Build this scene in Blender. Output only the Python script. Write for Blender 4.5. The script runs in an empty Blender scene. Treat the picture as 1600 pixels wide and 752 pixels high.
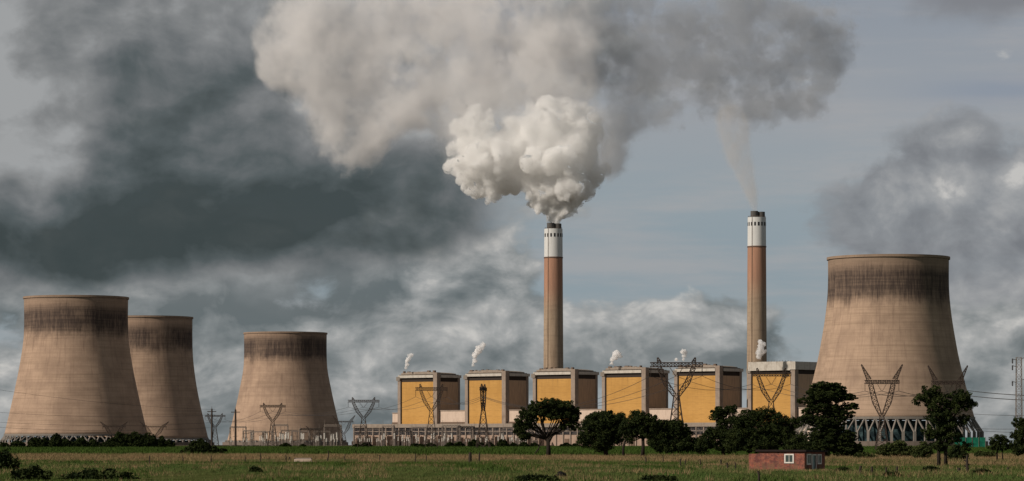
import bpy, math, random
import numpy as np
from mathutils import Vector, Matrix

random.seed(7)
rng = np.random.default_rng(11)
SC = bpy.context.scene
COL = SC.collection
R = math.radians

# ------------------------------------------------------------------ camera
FPX, HY, CAMZ = 5000.0, 690.0, 4.0           # focal length in photo pixels, horizon row, eye height


def at(px, py, D):
    """world point seen at photo pixel (px, py) at a distance D"""
    return Vector(((px - 800) / FPX * D, D, CAMZ + (HY - py) / FPX * D))


def X(px, D):
    return (px - 800) / FPX * D


cam_d = bpy.data.cameras.new('camera')
cam_d.sensor_width = 36.0
cam_d.lens = 36.0 * FPX / 1600.0
cam_d.shift_y = (HY - 376.0) / 1600.0
cam_d.clip_start = 1.0
cam_d.clip_end = 60000.0
cam = bpy.data.objects.new('camera', cam_d)
cam.location = (0, 0, CAMZ)
cam.rotation_euler = (R(90), 0, 0)
COL.objects.link(cam)
SC.camera = cam

# ------------------------------------------------------------------ exposure and render settings
SC.view_settings.view_transform = 'Standard'
SC.view_settings.look = 'None'
SC.view_settings.gamma = 1.0
SC.view_settings.use_curve_mapping = False
SC.view_settings.exposure = 0.0
SC.render.engine = 'CYCLES'
SC.cycles.max_bounces = 16
SC.cycles.diffuse_bounces = 2
SC.cycles.transparent_max_bounces = 24
SC.cycles.volume_bounces = 14
SC.cycles.volume_step_rate = 1.0
SC.cycles.use_denoising = True

# ------------------------------------------------------------------ sun
SUN_EL = R(30.0)
SUN_AZ = R(60.0)                               # to the left of the direction back to the viewer
SDIR = Vector((-math.sin(SUN_AZ) * math.cos(SUN_EL), -math.cos(SUN_AZ) * math.cos(SUN_EL), math.sin(SUN_EL)))
sun_d = bpy.data.lights.new('sun', 'SUN')
sun_d.energy = 3.9
sun_d.angle = R(0.5)
sun_d.color = (1.0, 0.90, 0.79)
sun = bpy.data.objects.new('sun', sun_d)
sun.rotation_euler = SDIR.to_track_quat('Z', 'Y').to_euler()
sun.location = (-300, -200, 400)
COL.objects.link(sun)


# ------------------------------------------------------------------ node helper
class S:
    """a socket with arithmetic"""
    tree = None

    def __init__(self, sock):
        self.s = sock

    def __add__(self, o): return M('ADD', self, o)
    __radd__ = __add__
    def __sub__(self, o): return M('SUBTRACT', self, o)
    def __rsub__(self, o): return M('SUBTRACT', o, self)
    def __mul__(self, o): return M('MULTIPLY', self, o)
    __rmul__ = __mul__
    def __truediv__(self, o): return M('DIVIDE', self, o)
    def __neg__(self): return M('MULTIPLY', self, -1.0)


def put(inp, v):
    if isinstance(v, S):
        S.tree.links.new(v.s, inp)
    elif v is not None:
        inp.default_value = v


def node(kind, **kw):
    n = S.tree.nodes.new(kind)
    for k, v in kw.items():
        setattr(n, k, v)
    return n


def M(op, a, b=None, c=None, clamp=False):
    n = node('ShaderNodeMath', operation=op, use_clamp=clamp)
    put(n.inputs[0], a)
    if b is not None: put(n.inputs[1], b)
    if c is not None: put(n.inputs[2], c)
    return S(n.outputs[0])


def clamp01(a): return M('ADD', a, 0.0, clamp=True)


def vec(x, y, z=0.0):
    n = node('ShaderNodeCombineXYZ')
    put(n.inputs[0], x); put(n.inputs[1], y); put(n.inputs[2], z)
    return S(n.outputs[0])


def sep(v):
    n = node('ShaderNodeSeparateXYZ')
    put(n.inputs[0], v)
    return S(n.outputs[0]), S(n.outputs[1]), S(n.outputs[2])


def noise(v, scale=1.0, detail=4.0, rough=0.5, dist=0.0, col=False, lac=2.0):
    n = node('ShaderNodeTexNoise')
    put(n.inputs['Vector'], v)
    n.inputs['Scale'].default_value = scale
    n.inputs['Detail'].default_value = detail
    n.inputs['Roughness'].default_value = rough
    n.inputs['Lacunarity'].default_value = lac
    n.inputs['Distortion'].default_value = dist
    return S(n.outputs['Color' if col else 'Fac'])


def sstep(v, a, b, lo=0.0, hi=1.0):
    n = node('ShaderNodeMapRange', interpolation_type='SMOOTHSTEP')
    put(n.inputs[0], v)
    n.inputs[1].default_value = a; n.inputs[2].default_value = b
    n.inputs[3].default_value = lo; n.inputs[4].default_value = hi
    return S(n.outputs[0])


def lstep(v, a, b, lo=0.0, hi=1.0):
    n = node('ShaderNodeMapRange')
    put(n.inputs[0], v)
    n.inputs[1].default_value = a; n.inputs[2].default_value = b
    n.inputs[3].default_value = lo; n.inputs[4].default_value = hi
    return S(n.outputs[0])


def mixc(f, a, b):
    n = node('ShaderNodeMix', data_type='RGBA')
    put(n.inputs[0], f)
    put(n.inputs[6], a); put(n.inputs[7], b)
    return S(n.outputs[2])


def lin(r, g, b, k=1.0):
    f = lambda c: (c / 255 / 12.92 if c / 255 <= 0.04045 else ((c / 255 + 0.055) / 1.055) ** 2.4) * k
    return (f(r), f(g), f(b), 1.0)


def ramp(f, stops):
    n = node('ShaderNodeValToRGB')
    put(n.inputs[0], f)
    cr = n.color_ramp
    while len(cr.elements) < len(stops): cr.elements.new(0.5)
    for e, (p, c) in zip(cr.elements, stops):
        e.position = p; e.color = c
    return S(n.outputs[0])


def obj_coord():
    return S(node('ShaderNodeTexCoord').outputs['Object'])


def geo_pos():
    return S(node('ShaderNodeNewGeometry').outputs['Position'])


# ------------------------------------------------------------------ sky
BG = 0.1
world = bpy.data.worlds.new('World')
SC.world = world
world.use_nodes = True
S.tree = world.node_tree
S.tree.nodes.clear()
sky_n = node('ShaderNodeTexSky', sky_type='NISHITA', sun_disc=False)
sky_n.sun_elevation = SUN_EL
sky_n.sun_rotation = math.atan2(SDIR.x, SDIR.y)
sky_n.altitude = 1600
sky_n.dust_density = 2.0
nish = S(sky_n.outputs[0])
dirv = S(node('ShaderNodeTexCoord').outputs['Generated'])
dx_, dy_, dz_ = sep(dirv)
SX = M('ARCTAN2', dx_, dy_) * 50.0             # azimuth and elevation in units of 1.146 degrees
SY = M('ARCSINE', dz_) * 50.0


def C(r, g, b): return lin(r, g, b, 1.0 / BG)


def gauss(px, py, rx, ry, x=None, y=None):
    a = ((SX if x is None else x) - (px - 800) / 100.0) * (100.0 / rx)
    b = ((SY if y is None else y) - (690 - py) / 100.0) * (100.0 / ry)
    return M('EXPONENT', (a * a + b * b) * -1.0)


P0 = vec(SX, SY, 0.0)
wn = noise(P0, 0.5, 2, 0.5, col=True)
w1, w2, _w = sep(wn)
WX = SX + (w1 - 0.5) * 0.9
WY = SY + (w2 - 0.5) * 0.7
wn2 = noise(vec(SX + 31.0, SY, 4.0), 1.6, 6, 0.6, col=True)
v1, v2, _w = sep(wn2)
VX = WX + (v1 - 0.5) * 0.9
VY = WY + (v2 - 0.5) * 0.8


def layer(x, y, z, sx, sy, detail=8, rough=0.56, dist=0.0):
    return noise(vec(x * sx, y * sy, z), 1.0, detail, rough, dist)


# clear sky with a thin veil
veil = layer(SX, SY, 2.0, 0.22, 1.6, 6, 0.6)
clear = mixc(0.9, nish, ramp(lstep(SY, 0.0, 9.0), [(0.0, C(150, 157, 162)), (0.3, C(132, 146, 156)), (0.42, C(141, 151, 158)), (0.56, C(152, 154, 158)), (0.75, C(140, 145, 153)), (1.0, C(146, 147, 152))]))
col = mixc(sstep(veil, 0.40, 0.72) * 0.65, clear, C(166, 165, 166))
col = mixc(gauss(1560, 150, 130, 22, WX * 0.3 + SX * 0.7, SY) * 0.35, col, C(112, 130, 155))

# low heaped clouds
def heaps(x, y): return layer(x, y, 7.0, 0.50, 0.78, 9, 0.53)
h0 = heaps(WX, WY)
h1 = heaps(WX - 0.34, WY + 0.26)
cov = (gauss(560, 560, 420, 130) * 0.20 + gauss(250, 480, 420, 120) * 0.22 + gauss(700, 420, 150, 120) * 0.13
       + gauss(1560, 560, 150, 90) * 0.17 + gauss(1150, 520, 90, 50) * 0.12 + gauss(920, 510, 70, 60) * 0.15 + gauss(1050, 560, 120, 30) * 0.08
       - gauss(1060, 390, 170, 120) * 0.22 - gauss(1290, 250, 90, 60) * 0.2 - gauss(1000, 250, 300, 60) * 0.1 - gauss(1450, 100, 240, 150) * 0.18)
hd = h0 + cov
ha = sstep(hd, 0.50, 0.60)
relief = clamp01((h0 - h1) * 3.0 + 0.30 + (h0 - 0.5) * 1.2 + gauss(790, 440, 150, 110) * 0.3 + gauss(560, 540, 200, 60) * 0.16 + gauss(1130, 520, 90, 40) * 0.12 - gauss(1060, 470, 90, 50) * 0.2 + gauss(910, 520, 70, 60) * 0.25 + gauss(1560, 560, 80, 60) * 0.3 + gauss(20, 480, 60, 60) * 0.25 - gauss(420, 470, 200, 60) * 0.2)
hc = ramp(relief, [(0.0, C(96, 104, 106)), (0.35, C(126, 131, 132)), (0.7, C(165, 166, 165)), (1.0, C(206, 203, 198))])
col = mixc(ha * 0.92, col, hc)

# grey cloud bank on the right
def bank(x, y): return layer(x, y, 15.0, 0.75, 0.9, 9, 0.55)
b0 = bank(WX, WY); b1 = bank(WX - 0.25, WY + 0.2)
bf = gauss(1400, 340, 120, 85, WX, WY) * 0.9 + gauss(1560, 330, 130, 130, WX, WY) * 0.9 + gauss(1500, 420, 200, 60, WX, WY) * 0.6 + gauss(1470, 220, 60, 60, WX, WY) * 0.35
ba = sstep(bf + (b0 - 0.5) * 1.5, 0.34, 0.60)
brel = clamp01((b0 - b1) * 2.4 + 0.40 + gauss(1490, 300, 55, 45) * 0.30 + gauss(1590, 285, 45, 40) * 0.34)
bc = ramp(brel, [(0.0, C(116, 119, 124)), (0.45, C(138, 141, 145)), (0.8, C(162, 163, 164)), (1.0, C(196, 194, 191))])
col = mixc(ba * 0.92, col, bc)
ta = sstep(gauss(1540, -10, 150, 60, WX, WY) + (b0 - 0.5) * 0.8, 0.3, 0.75)
col = mixc(ta * 0.85, col, C(124, 126, 131))

# storm deck over the left
d0 = layer(WX, WY, 22.0, 0.4, 0.55, 8, 0.5)
d1 = layer(WX - 0.3, WY + 0.25, 22.0, 0.4, 0.55, 8, 0.5)
d2 = layer(WX, WY, 33.0, 1.1, 1.3, 7, 0.55)
d3 = layer(WX - 0.15, WY + 0.15, 33.0, 1.1, 1.3, 7, 0.55)
sf = (gauss(180, 120, 520, 230, WX, WY) + gauss(420, 300, 330, 110, WX, WY) * 0.8 + gauss(100, 360, 320, 80, WX, WY) * 0.7 + gauss(620, 330, 180, 110, WX, WY) * 0.45
      + gauss(-400, 100, 600, 400) )
sa = sstep(sf + (d0 - 0.5) * 0.7, 0.25, 0.8)
dark = clamp01(gauss(330, 345, 330, 85, WX, WY) * 0.95 + gauss(60, 390, 240, 55, WX, WY) * 0.55 + gauss(620, 300, 150, 100, WX, WY) * 0.35 + gauss(270, 150, 240, 190, WX, WY) * 0.48 - gauss(30, 200, 120, 130, WX, WY) * 0.5 - (d0 - d1) * 1.9 + (d0 - 0.5) * -1.0 - (d2 - d3) * 0.4 + 0.14)
sc_ = ramp(dark, [(0.0, C(158, 160, 161)), (0.25, C(130, 132, 133)), (0.5, C(105, 109, 111)), (0.72, C(82, 90, 92)), (1.0, C(60, 69, 70))])
col = mixc(sa * 0.96, col, sc_)
col = mixc(sstep(SY, 13.0, 32.0), col, C(84, 90, 96))      # unseen sky overhead darkened to lower the ambient light
bgn = node('ShaderNodeBackground')
put(bgn.inputs[0], col)
bgn.inputs[1].default_value = BG
wo = node('ShaderNodeOutputWorld')
S.tree.links.new(bgn.outputs[0], wo.inputs[0])
world.cycles.sampling_method = 'MANUAL'
world.cycles.sample_map_resolution = 512


# ------------------------------------------------------------------ materials
def material(name, colour, rough=0.85, bump=None, metal=0.0, spec=0.08, bump_dist=0.05):
    """colour: rgba tuple, or a function that builds nodes and returns a colour socket"""
    m = bpy.data.materials.new(name)
    m.use_nodes = True
    S.tree = m.node_tree
    S.tree.nodes.clear()
    b = node('ShaderNodeBsdfPrincipled')
    c = colour() if callable(colour) else colour
    put(b.inputs['Base Color'], c)
    b.inputs['Roughness'].default_value = rough
    b.inputs['Metallic'].default_value = metal
    b.inputs['Specular IOR Level'].default_value = spec
    if bump:
        bn = node('ShaderNodeBump')
        bn.inputs['Distance'].default_value = bump_dist
        put(bn.inputs['Height'], bump())
        S.tree.links.new(bn.outputs[0], b.inputs['Normal'])
    o = node('ShaderNodeOutputMaterial')
    S.tree.links.new(b.outputs[0], o.inputs[0])
    return m


def dirty(c, amount=0.35, scale=0.25, dark=None, streak=True):
    """a colour with weather marks: patches and thin vertical runs"""
    def f():
        p = obj_coord()
        x, y, z = sep(p)
        n1 = noise(p, scale, 5, 0.6)
        n2 = noise(vec(x * 1.2, y * 1.2, z * 0.06), 1.0, 4, 0.6) if streak else noise(p, scale * 5, 4, 0.6)
        k = clamp01(sstep(n1, 0.42, 0.75) * 0.6 + sstep(n2, 0.48, 0.75) * 0.6)
        d = dark or (c[0] * 0.45, c[1] * 0.4, c[2] * 0.36, 1)
        return mixc(k * amount, c, d)
    return f


def rgb(r, g, b): return (r, g, b, 1.0)


# ------------------------------------------------------------------ mesh helper
class MB:
    def __init__(self):
        self.v = []; self.f = []; self.m = []; self.mi = 0

    def quadset(self, vs, fs):
        o = len(self.v)
        self.v += [tuple(q) for q in vs]
        for f in fs:
            self.f.append(tuple(o + i for i in f)); self.m.append(self.mi)

    def box(self, x0, x1, y0, y1, z0, z1):
        self.quadset([(x0, y0, z0), (x1, y0, z0), (x1, y1, z0), (x0, y1, z0), (x0, y0, z1), (x1, y0, z1), (x1, y1, z1), (x0, y1, z1)],
                     [(3, 2, 1, 0), (4, 5, 6, 7), (0, 1, 5, 4), (1, 2, 6, 5), (2, 3, 7, 6), (3, 0, 4, 7)])
        return self

    def bar(self, a, b, w, w2=None, up=None):
        a = Vector(a); b = Vector(b)
        d = (b - a)
        if d.length < 1e-6: return self
        d.normalize()
        u = Vector(up) if up else (Vector((0, 0, 1)) if abs(d.z) < 0.9 else Vector((0, 1, 0)))
        s = d.cross(u).normalized(); t = s.cross(d).normalized()
        w2 = w if w2 is None else w2
        vs = [p + s * (i * k / 2) + t * (j * k / 2) for p, k in ((a, w), (b, w2)) for i, j in ((-1, -1), (1, -1), (1, 1), (-1, 1))]
        self.quadset(vs, [(0, 3, 2, 1), (4, 5, 6, 7), (0, 1, 5, 4), (1, 2, 6, 5), (2, 3, 7, 6), (3, 0, 4, 7)])
        return self

    def tube(self, pts, rad, n=8, caps=True):
        pts = [Vector(p) for p in pts]
        if not hasattr(rad, '__len__'): rad = [rad] * len(pts)
        o = len(self.v)
        for i, p in enumerate(pts):
            d = (pts[min(i + 1, len(pts) - 1)] - pts[max(i - 1, 0)]).normalized()
            u = Vector((0, 0, 1)) if abs(d.z) < 0.9 else Vector((0, 1, 0))
            s = d.cross(u).normalized(); t = s.cross(d).normalized()
            for k in range(n):
                a = 2 * math.pi * k / n
                self.v.append(tuple(p + (s * math.cos(a) + t * math.sin(a)) * rad[i]))
        for i in range(len(pts) - 1):
            for k in range(n):
                q = (k + 1) % n
                self.f.append((o + i * n + k, o + i * n + q, o + (i + 1) * n + q, o + (i + 1) * n + k)); self.m.append(self.mi)
        if caps:
            self.f.append(tuple(o + k for k in reversed(range(n)))); self.m.append(self.mi)
            e = o + (len(pts) - 1) * n
            self.f.append(tuple(e + k for k in range(n))); self.m.append(self.mi)
        return self

    def lathe(self, prof, n=96, closed=False):
        """prof: list of (radius, z)"""
        o = len(self.v)
        for r, z in prof:
            for k in range(n):
                a = 2 * math.pi * k / n
                self.v.append((r * math.cos(a), r * math.sin(a), z))
        m = len(prof)
        for i in range(m if closed else m - 1):
            j = (i + 1) % m
            for k in range(n):
                q = (k + 1) % n
                self.f.append((o + i * n + k, o + i * n + q, o + j * n + q, o + j * n + k)); self.m.append(self.mi)
        return self

    def build(self, name, mat, parent=None, smooth=False):
        me = bpy.data.meshes.new(name)
        me.from_pydata(self.v, [], self.f)
        for q in (mat if isinstance(mat, (list, tuple)) else [mat]): me.materials.append(q)
        if any(self.m): me.polygons.foreach_set('material_index', self.m)
        if smooth: me.polygons.foreach_set('use_smooth', [True] * len(me.polygons))
        me.update()
        o = bpy.data.objects.new(name, me)
        COL.objects.link(o)
        if parent: o.parent = parent
        return o


def np_mesh(name, verts, faces, mat, parent=None, smooth=False, mats=None):
    """verts (n,3), faces (m,k) with k = 3 or 4"""
    me = bpy.data.meshes.new(name)
    n, (m, k) = len(verts), faces.shape
    me.vertices.add(n); me.loops.add(m * k); me.polygons.add(m)
    me.vertices.foreach_set('co', np.ascontiguousarray(verts, dtype=np.float32).ravel())
    me.loops.foreach_set('vertex_index', np.ascontiguousarray(faces, dtype=np.int32).ravel())
    me.polygons.foreach_set('loop_start', np.arange(0, m * k, k, dtype=np.int32))
    for q in (mat if isinstance(mat, (list, tuple)) else [mat]): me.materials.append(q)
    if mats is not None: me.polygons.foreach_set('material_index', mats.astype(np.int32))
    if smooth: me.polygons.foreach_set('use_smooth', np.ones(m, dtype=bool))
    me.update(calc_edges=True)
    o = bpy.data.objects.new(name, me)
    COL.objects.link(o)
    if parent: o.parent = parent
    return o


def tag(o, label=None, cat=None, group=None, kind=None):
    if label: o['label'] = label
    if cat: o['category'] = cat
    if group: o['group'] = group
    if kind: o['kind'] = kind
    return o


def thing(name, label, cat, loc=(0, 0, 0), rz=0.0, group=None):
    o = bpy.data.objects.new(name, None)
    o.location = loc; o.rotation_euler = (0, 0, rz)
    o.empty_display_size = 1.0
    COL.objects.link(o)
    return tag(o, label, cat, group)


def copy_tree(o, parent=None):
    c = o.copy()
    COL.objects.link(c)
    if parent: c.parent = parent
    for ch in o.children: copy_tree(ch, c)
    return c


# ------------------------------------------------------------------ ground
def terrain_z(D):
    D = np.asarray(D, dtype=float)
    return np.where(D > 3600, -((D - 3600) / 1000.0) * 14.0, 0.0)


def ground_colour():
    x, y, z = sep(geo_pos())
    a = noise(vec(x * 0.045, y * 0.012, 0.0), 1.0, 6, 0.6)
    b = noise(vec(x * 0.35, y * 0.06, 3.0), 1.0, 5, 0.65)
    j = (a - 0.5) * 160.0
    olive = mixc(sstep(b, 0.35, 0.65), rgb(0.058, 0.070, 0.020), rgb(0.090, 0.098, 0.034))
    tan = mixc(sstep(b, 0.3, 0.7), rgb(0.20, 0.145, 0.078), rgb(0.085, 0.085, 0.034))
    tan = mixc(sstep(a, 0.5, 0.62) * 0.6, tan, rgb(0.07, 0.08, 0.028))
    green = mixc(sstep(b, 0.3, 0.7), rgb(0.032, 0.056, 0.010), rgb(0.050, 0.080, 0.016))
    c = mixc(sstep(y + j, 600, 660), olive, tan)
    c = mixc(sstep(y + j * 0.9, 860, 950), c, green)
    return mixc(sstep(y, 2500, 2700), c, rgb(0.09, 0.075, 0.05))


m_ground = material('ground', ground_colour, 1.0, spec=0.0)
gy = np.concatenate([np.linspace(-400, 4000, 90), np.linspace(4200, 30000, 30)])
gx = np.linspace(-1, 1, 41)
gv = []
for yy in gy:
    half = 1500 + 0.8 * max(yy, 0)
    for q in gx:
        xx = q * half
        zz = float(terrain_z(math.hypot(xx, yy) if yy > 0 else 0)) + (0.25 * math.sin(xx * 0.021 + yy * 0.008) * math.sin(yy * 0.013) if 250 < yy < 1200 else 0)
        gv.append((xx, yy, zz))
ng = len(gx)
gf = np.array([(i * ng + k, i * ng + k + 1, (i + 1) * ng + k + 1, (i + 1) * ng + k) for i in range(len(gy) - 1) for k in range(ng - 1)])
tag(np_mesh('ground', np.array(gv), gf, m_ground, smooth=True), kind='structure')

# ------------------------------------------------------------------ cooling towers
def tower_colour():
    p = obj_coord()
    x, y, z = sep(p)
    ang = M('ARCTAN2', y, x)
    seed = M('MULTIPLY', S(node('ShaderNodeObjectInfo').outputs['Random']), 40.0)
    h = z / 139.0
    ax = ang * 50.0
    big = noise(vec(ax * 0.03, z * 0.02, seed), 1.0, 4, 0.6)
    streak = noise(vec(ax * 0.42, z * 0.035, seed + 3.0), 1.0, 6, 0.7)
    fine = noise(vec(ax * 1.3, z * 0.12, seed + 9.0), 1.0, 3, 0.7)
    rings = noise(vec(ax * 0.01, z * 0.55, seed + 5.0), 1.0, 5, 0.75)
    patch = noise(vec(ax * 0.05, z * 0.05, seed + 12.0), 1.0, 6, 0.62)
    base = mixc(sstep(patch, 0.32, 0.72), rgb(0.44, 0.31, 0.222), rgb(0.30, 0.21, 0.153))
    base = mixc(sstep(rings, 0.42, 0.68) * 0.5, base, rgb(0.22, 0.155, 0.105))
    base = mixc(sstep(fine, 0.45, 0.8) * 0.35, base, rgb(0.24, 0.175, 0.12))
    base = mixc(sstep(streak, 0.48, 0.74) * sstep(h, 0.05, 0.75, 0.3, 1.0) * 0.55, base, rgb(0.15, 0.10, 0.075))
    wob = (streak - 0.5) * 0.035 + (patch - 0.5) * 0.12 + (S(node('ShaderNodeObjectInfo').outputs['Random']) - 0.5) * 0.03
    band = sstep(h + wob, 0.695, 0.80) * sstep(h + wob, 0.88, 0.995, 1.0, 0.0)
    soot = clamp01(band * (0.62 + sstep(streak, 0.3, 0.65) * 0.22 + sstep(fine, 0.35, 0.65) * 0.18 + sstep(rings, 0.4, 0.6) * 0.1) * sstep(big, 0.18, 0.5, 0.45, 1.0))
    base = mixc(soot * 0.93, base, rgb(0.042, 0.032, 0.030))
    lip = sstep(h, 0.95, 0.985)
    return mixc(lip * 0.45, base, rgb(0.16, 0.12, 0.09))


m_tower = material('weathered_concrete_shell', tower_colour, 0.95, spec=0.1)
m_leg = material('pale_concrete', dirty(rgb(0.22, 0.195, 0.17), 0.5, 0.3), 0.9)
m_fill = material('dark_teal_louvres', lambda: mixc(sstep(noise(obj_coord(), 0.25, 4), 0.4, 0.65), rgb(0.012, 0.022, 0.026), rgb(0.05, 0.085, 0.09)), 0.8)
m_basin = material('basin_concrete', dirty(rgb(0.19, 0.15, 0.125), 0.6, 0.3), 0.9)


def cooling_tower(label, px, D, z0, prof_px, y_leg, base_r_px, seed):
    """prof_px: [(photo row, radius in photo pixels)] of the shell, top to bottom"""
    k = D / FPX
    zof = lambda py: CAMZ + (HY - py) * k - z0
    t = thing('cooling_tower', label, 'cooling tower', (X(px, D), D, z0), seed, 'hyperbolic cooling towers')
    ys = np.array([q[0] for q in prof_px], float); rs = np.array([q[1] for q in prof_px], float) * k
    zs = np.array([zof(q) for q in ys])
    o = np.argsort(zs); zs = zs[o]; rs = rs[o]
    # smooth curve through the measured radii
    zz = np.linspace(zs[0], zs[-1], 48)
    rr = np.interp(zz, zs, rs)
    for _ in range(14): rr[1:-1] = (rr[:-2] + rr[1:-1] * 2 + rr[2:]) / 4
    out = list(zip(rr, zz)); inn = [(r - 0.9, z) for r, z in out][::-1]
    MB().lathe(out + inn, 144, closed=True).build('shell', m_tower, t, smooth=True)
    H = zz[-1]
    rt = rr[-1]
    MB().lathe([(rt + 0.9, H - 1.6), (rt + 0.9, H + 0.25), (rt - 1.2, H + 0.25), (rt - 1.2, H - 1.6)], 144, closed=True).build('rim', m_tower, t)
    rl = rr[0]; zl = zz[0]
    MB().lathe([(rl + 0.5, zl - 1.3), (rl + 0.5, zl + 0.5), (rl - 1.6, zl + 0.5), (rl - 1.6, zl - 1.3)], 144, closed=True).build('ring_beam', m_leg, t)
    rb = base_r_px * k; zb = 9.0 if zl > 18 else 4.0
    n = 52
    src = None
    for i in range(n):
        a = 2 * math.pi * i / n
        if src is None:
            mb = MB()
            da = math.pi / n
            for sg in (-1, 1):
                mb.bar((rb * math.cos(sg * 0.006), rb * math.sin(sg * 0.006), zb), ((rl - 0.5) * math.cos(sg * da * 0.93), (rl - 0.5) * math.sin(sg * da * 0.93), zl - 1.0), 1.0)
            mb.box(rb - 0.9, rb + 0.9, -0.95, 0.95, 0.4, zb + 0.3)
            src = mb.build('support_leg', m_leg, t)
        else:
            c = src.copy(); COL.objects.link(c); c.parent = t; c.rotation_euler = (0, 0, a)
    MB().lathe([(rb + 4, -2.0), (rb + 4, 2.2), (rb + 3.2, 2.2), (rb + 3.2, -2.0)], 96, closed=True).build('basin_wall', m_basin, t)
    MB().lathe([(rl - 7, 0.2), (rl - 7, zl - 2.5), (rl - 7.6, zl - 2.5), (rl - 7.6, 0.2)], 96, closed=True).build('fill_screen', m_fill, t)
    return t


cooling_tower('pale concrete cooling tower with sooty collar and open white legs, right of the boiler houses', 1388, 2400, 2.0,
              [(403, 94), (430, 93.6), (460, 94), (500, 98.5), (560, 109), (600, 119), (653, 133.5)], 653, 146, 0.4)
cooling_tower('largest left cooling tower with dark collar stain, overlapping the one behind it', 119, 3020, 1.0,
              [(465, 80.8), (500, 80.2), (531, 80.8), (576, 88), (626, 98.5), (679, 111)], 679, 116, 2.1)
cooling_tower('cooling tower half hidden behind the larger one to its left', 231, 3500, 1.0,
              [(496, 69.5), (530, 69.2), (560, 70), (600, 75), (640, 83), (685, 94)], 685, 98, 3.6)
cooling_tower('cooling tower behind the substation gantries, with streaky brown staining down its side', 446, 3950, 1.0,
              [(520.5, 64.5), (550, 64.2), (577, 65), (626, 75), (660, 83), (690, 91)], 690, 93, 5.0)

# ------------------------------------------------------------------ chimneys
def chimney_colour(zw, zr):
    def f():
        p = obj_coord(); x, y, z = sep(p)
        ang = M('ARCTAN2', y, x) * 8.0
        n = noise(vec(ang * 0.5, z * 0.03, 1.0), 1.0, 5, 0.65)
        r = noise(vec(ang * 0.05, z * 0.4, 1.0), 1.0, 4, 0.7)
        conc = mixc(sstep(n, 0.35, 0.7), rgb(0.36, 0.27, 0.19), rgb(0.26, 0.19, 0.13))
        conc = mixc(sstep(r, 0.45, 0.7) * 0.4, conc, rgb(0.18, 0.135, 0.1))
        red = mixc(sstep(n, 0.3, 0.7), rgb(0.40, 0.215, 0.14), rgb(0.30, 0.175, 0.12))
        white = mixc(sstep(n, 0.45, 0.8) * 0.55, rgb(0.58, 0.58, 0.56), rgb(0.40, 0.38, 0.35))
        c = mixc(sstep(z + (n - 0.5) * 22.0, zr - 26, zr + 8), conc, red)
        return mixc(sstep(z, zw, zw + 0.3), c, white)
    return f


m_flue = material('soot_grey_flue', dirty(rgb(0.10, 0.095, 0.09), 0.5, 0.4), 0.9)
m_slot = material('dark_slot', rgb(0.02, 0.02, 0.022), 0.9)
m_band = material('dark_band', rgb(0.13, 0.09, 0.07), 0.9)
m_rust = material('rusty_steel', dirty(rgb(0.16, 0.11, 0.08), 0.5, 0.5), 0.8)


def chimney(label, px, D, y_top, y_white, y_red):
    k = D / FPX
    zof = lambda py: CAMZ + (HY - py) * k
    H = zof(y_top); zw = zof(y_white); zr = zof(y_red)
    t = thing('chimney', label, 'chimney', (X(px, D), D, 0.0), 0.0, 'tall power station chimneys')
    mt = material('chimney_paint', chimney_colour(zw, zr), 0.9, spec=0.15)
    r0, r1 = 16.2 * k, 14.2 * k
    rad = lambda z: r0 + (r1 - r0) * z / H
    MB().lathe([(rad(z), z) for z in np.linspace(0, H, 24)] + [(r1 - 0.8, H), (r1 - 0.8, H - 6)], 72).build('shaft', mt, t, smooth=False)
    MB().lathe([(rad(zw) + 0.35, zw - 1.1), (rad(zw) + 0.35, zw), (rad(zw) - 0.2, zw), (rad(zw) - 0.2, zw - 1.1)], 72, closed=True).build('band', m_band, t)
    zs = H - 6.2
    n = 16
    src = None
    for i in range(n):
        a = 2 * math.pi * (i + 0.3) / n
        if src is None:
            src = MB().box(rad(zs) - 0.5, rad(zs) + 0.12, -0.75, 0.75, zs - 1.7, zs + 1.7).build('slot', m_slot, t)
            src.rotation_euler = (0, 0, a)
        else:
            c = src.copy(); COL.objects.link(c); c.parent = t; c.rotation_euler = (0, 0, a)
    for (fx, fy, h) in ((-0.30, -0.42, 5.6), (0.46, -0.18, 5.0), (-0.05, 0.45, 5.3)):
        MB().lathe([(r1 * 0.42, H - 4), (r1 * 0.42, H + h), (r1 * 0.36, H + h), (r1 * 0.36, H - 4)], 32, closed=True).build('flue', m_flue, t).location = (fx * r1, fy * r1, 0)
    mb = MB()
    for a in (-2.2, -2.14): mb.bar(((r0 + .35) * math.cos(a), (r0 + .35) * math.sin(a), 0), ((r1 + .3) * math.cos(a), (r1 + .3) * math.sin(a), H), 0.14)
    mb.build('ladder', m_rust, t)
    mb = MB()
    for a in np.linspace(0, 2 * math.pi, 25)[:-1]:
        mb.bar((r1 * 0.95 * math.cos(a), r1 * 0.95 * math.sin(a), H), (r1 * 0.95 * math.cos(a), r1 * 0.95 * math.sin(a), H + 1.2), 0.12)
    mb.tube([(r1 * 0.95 * math.cos(a), r1 * 0.95 * math.sin(a), H + 1.2) for a in np.linspace(0, 2 * math.pi, 25)], 0.08, 5)
    mb.build('railing', m_rust, t)
    return t


OX, OY = X(622, 3100.0), 3100.0
UA = R(40.2)
U = Vector((math.cos(UA), -math.sin(UA), 0)); V = Vector((math.sin(UA), math.cos(UA), 0))


def row_s(px, off=0.0):
    """distance along the row of boiler houses at which a point off metres behind its front shows at photo column px"""
    kk = (px - 800) / FPX
    ox, oy = OX + V.x * off, OY + V.y * off
    return (kk * oy - ox) / (U.x - kk * U.y)


def row_pt(s, off, z=0.0):
    return Vector((OX, OY, z)) + U * s + V * off


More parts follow.
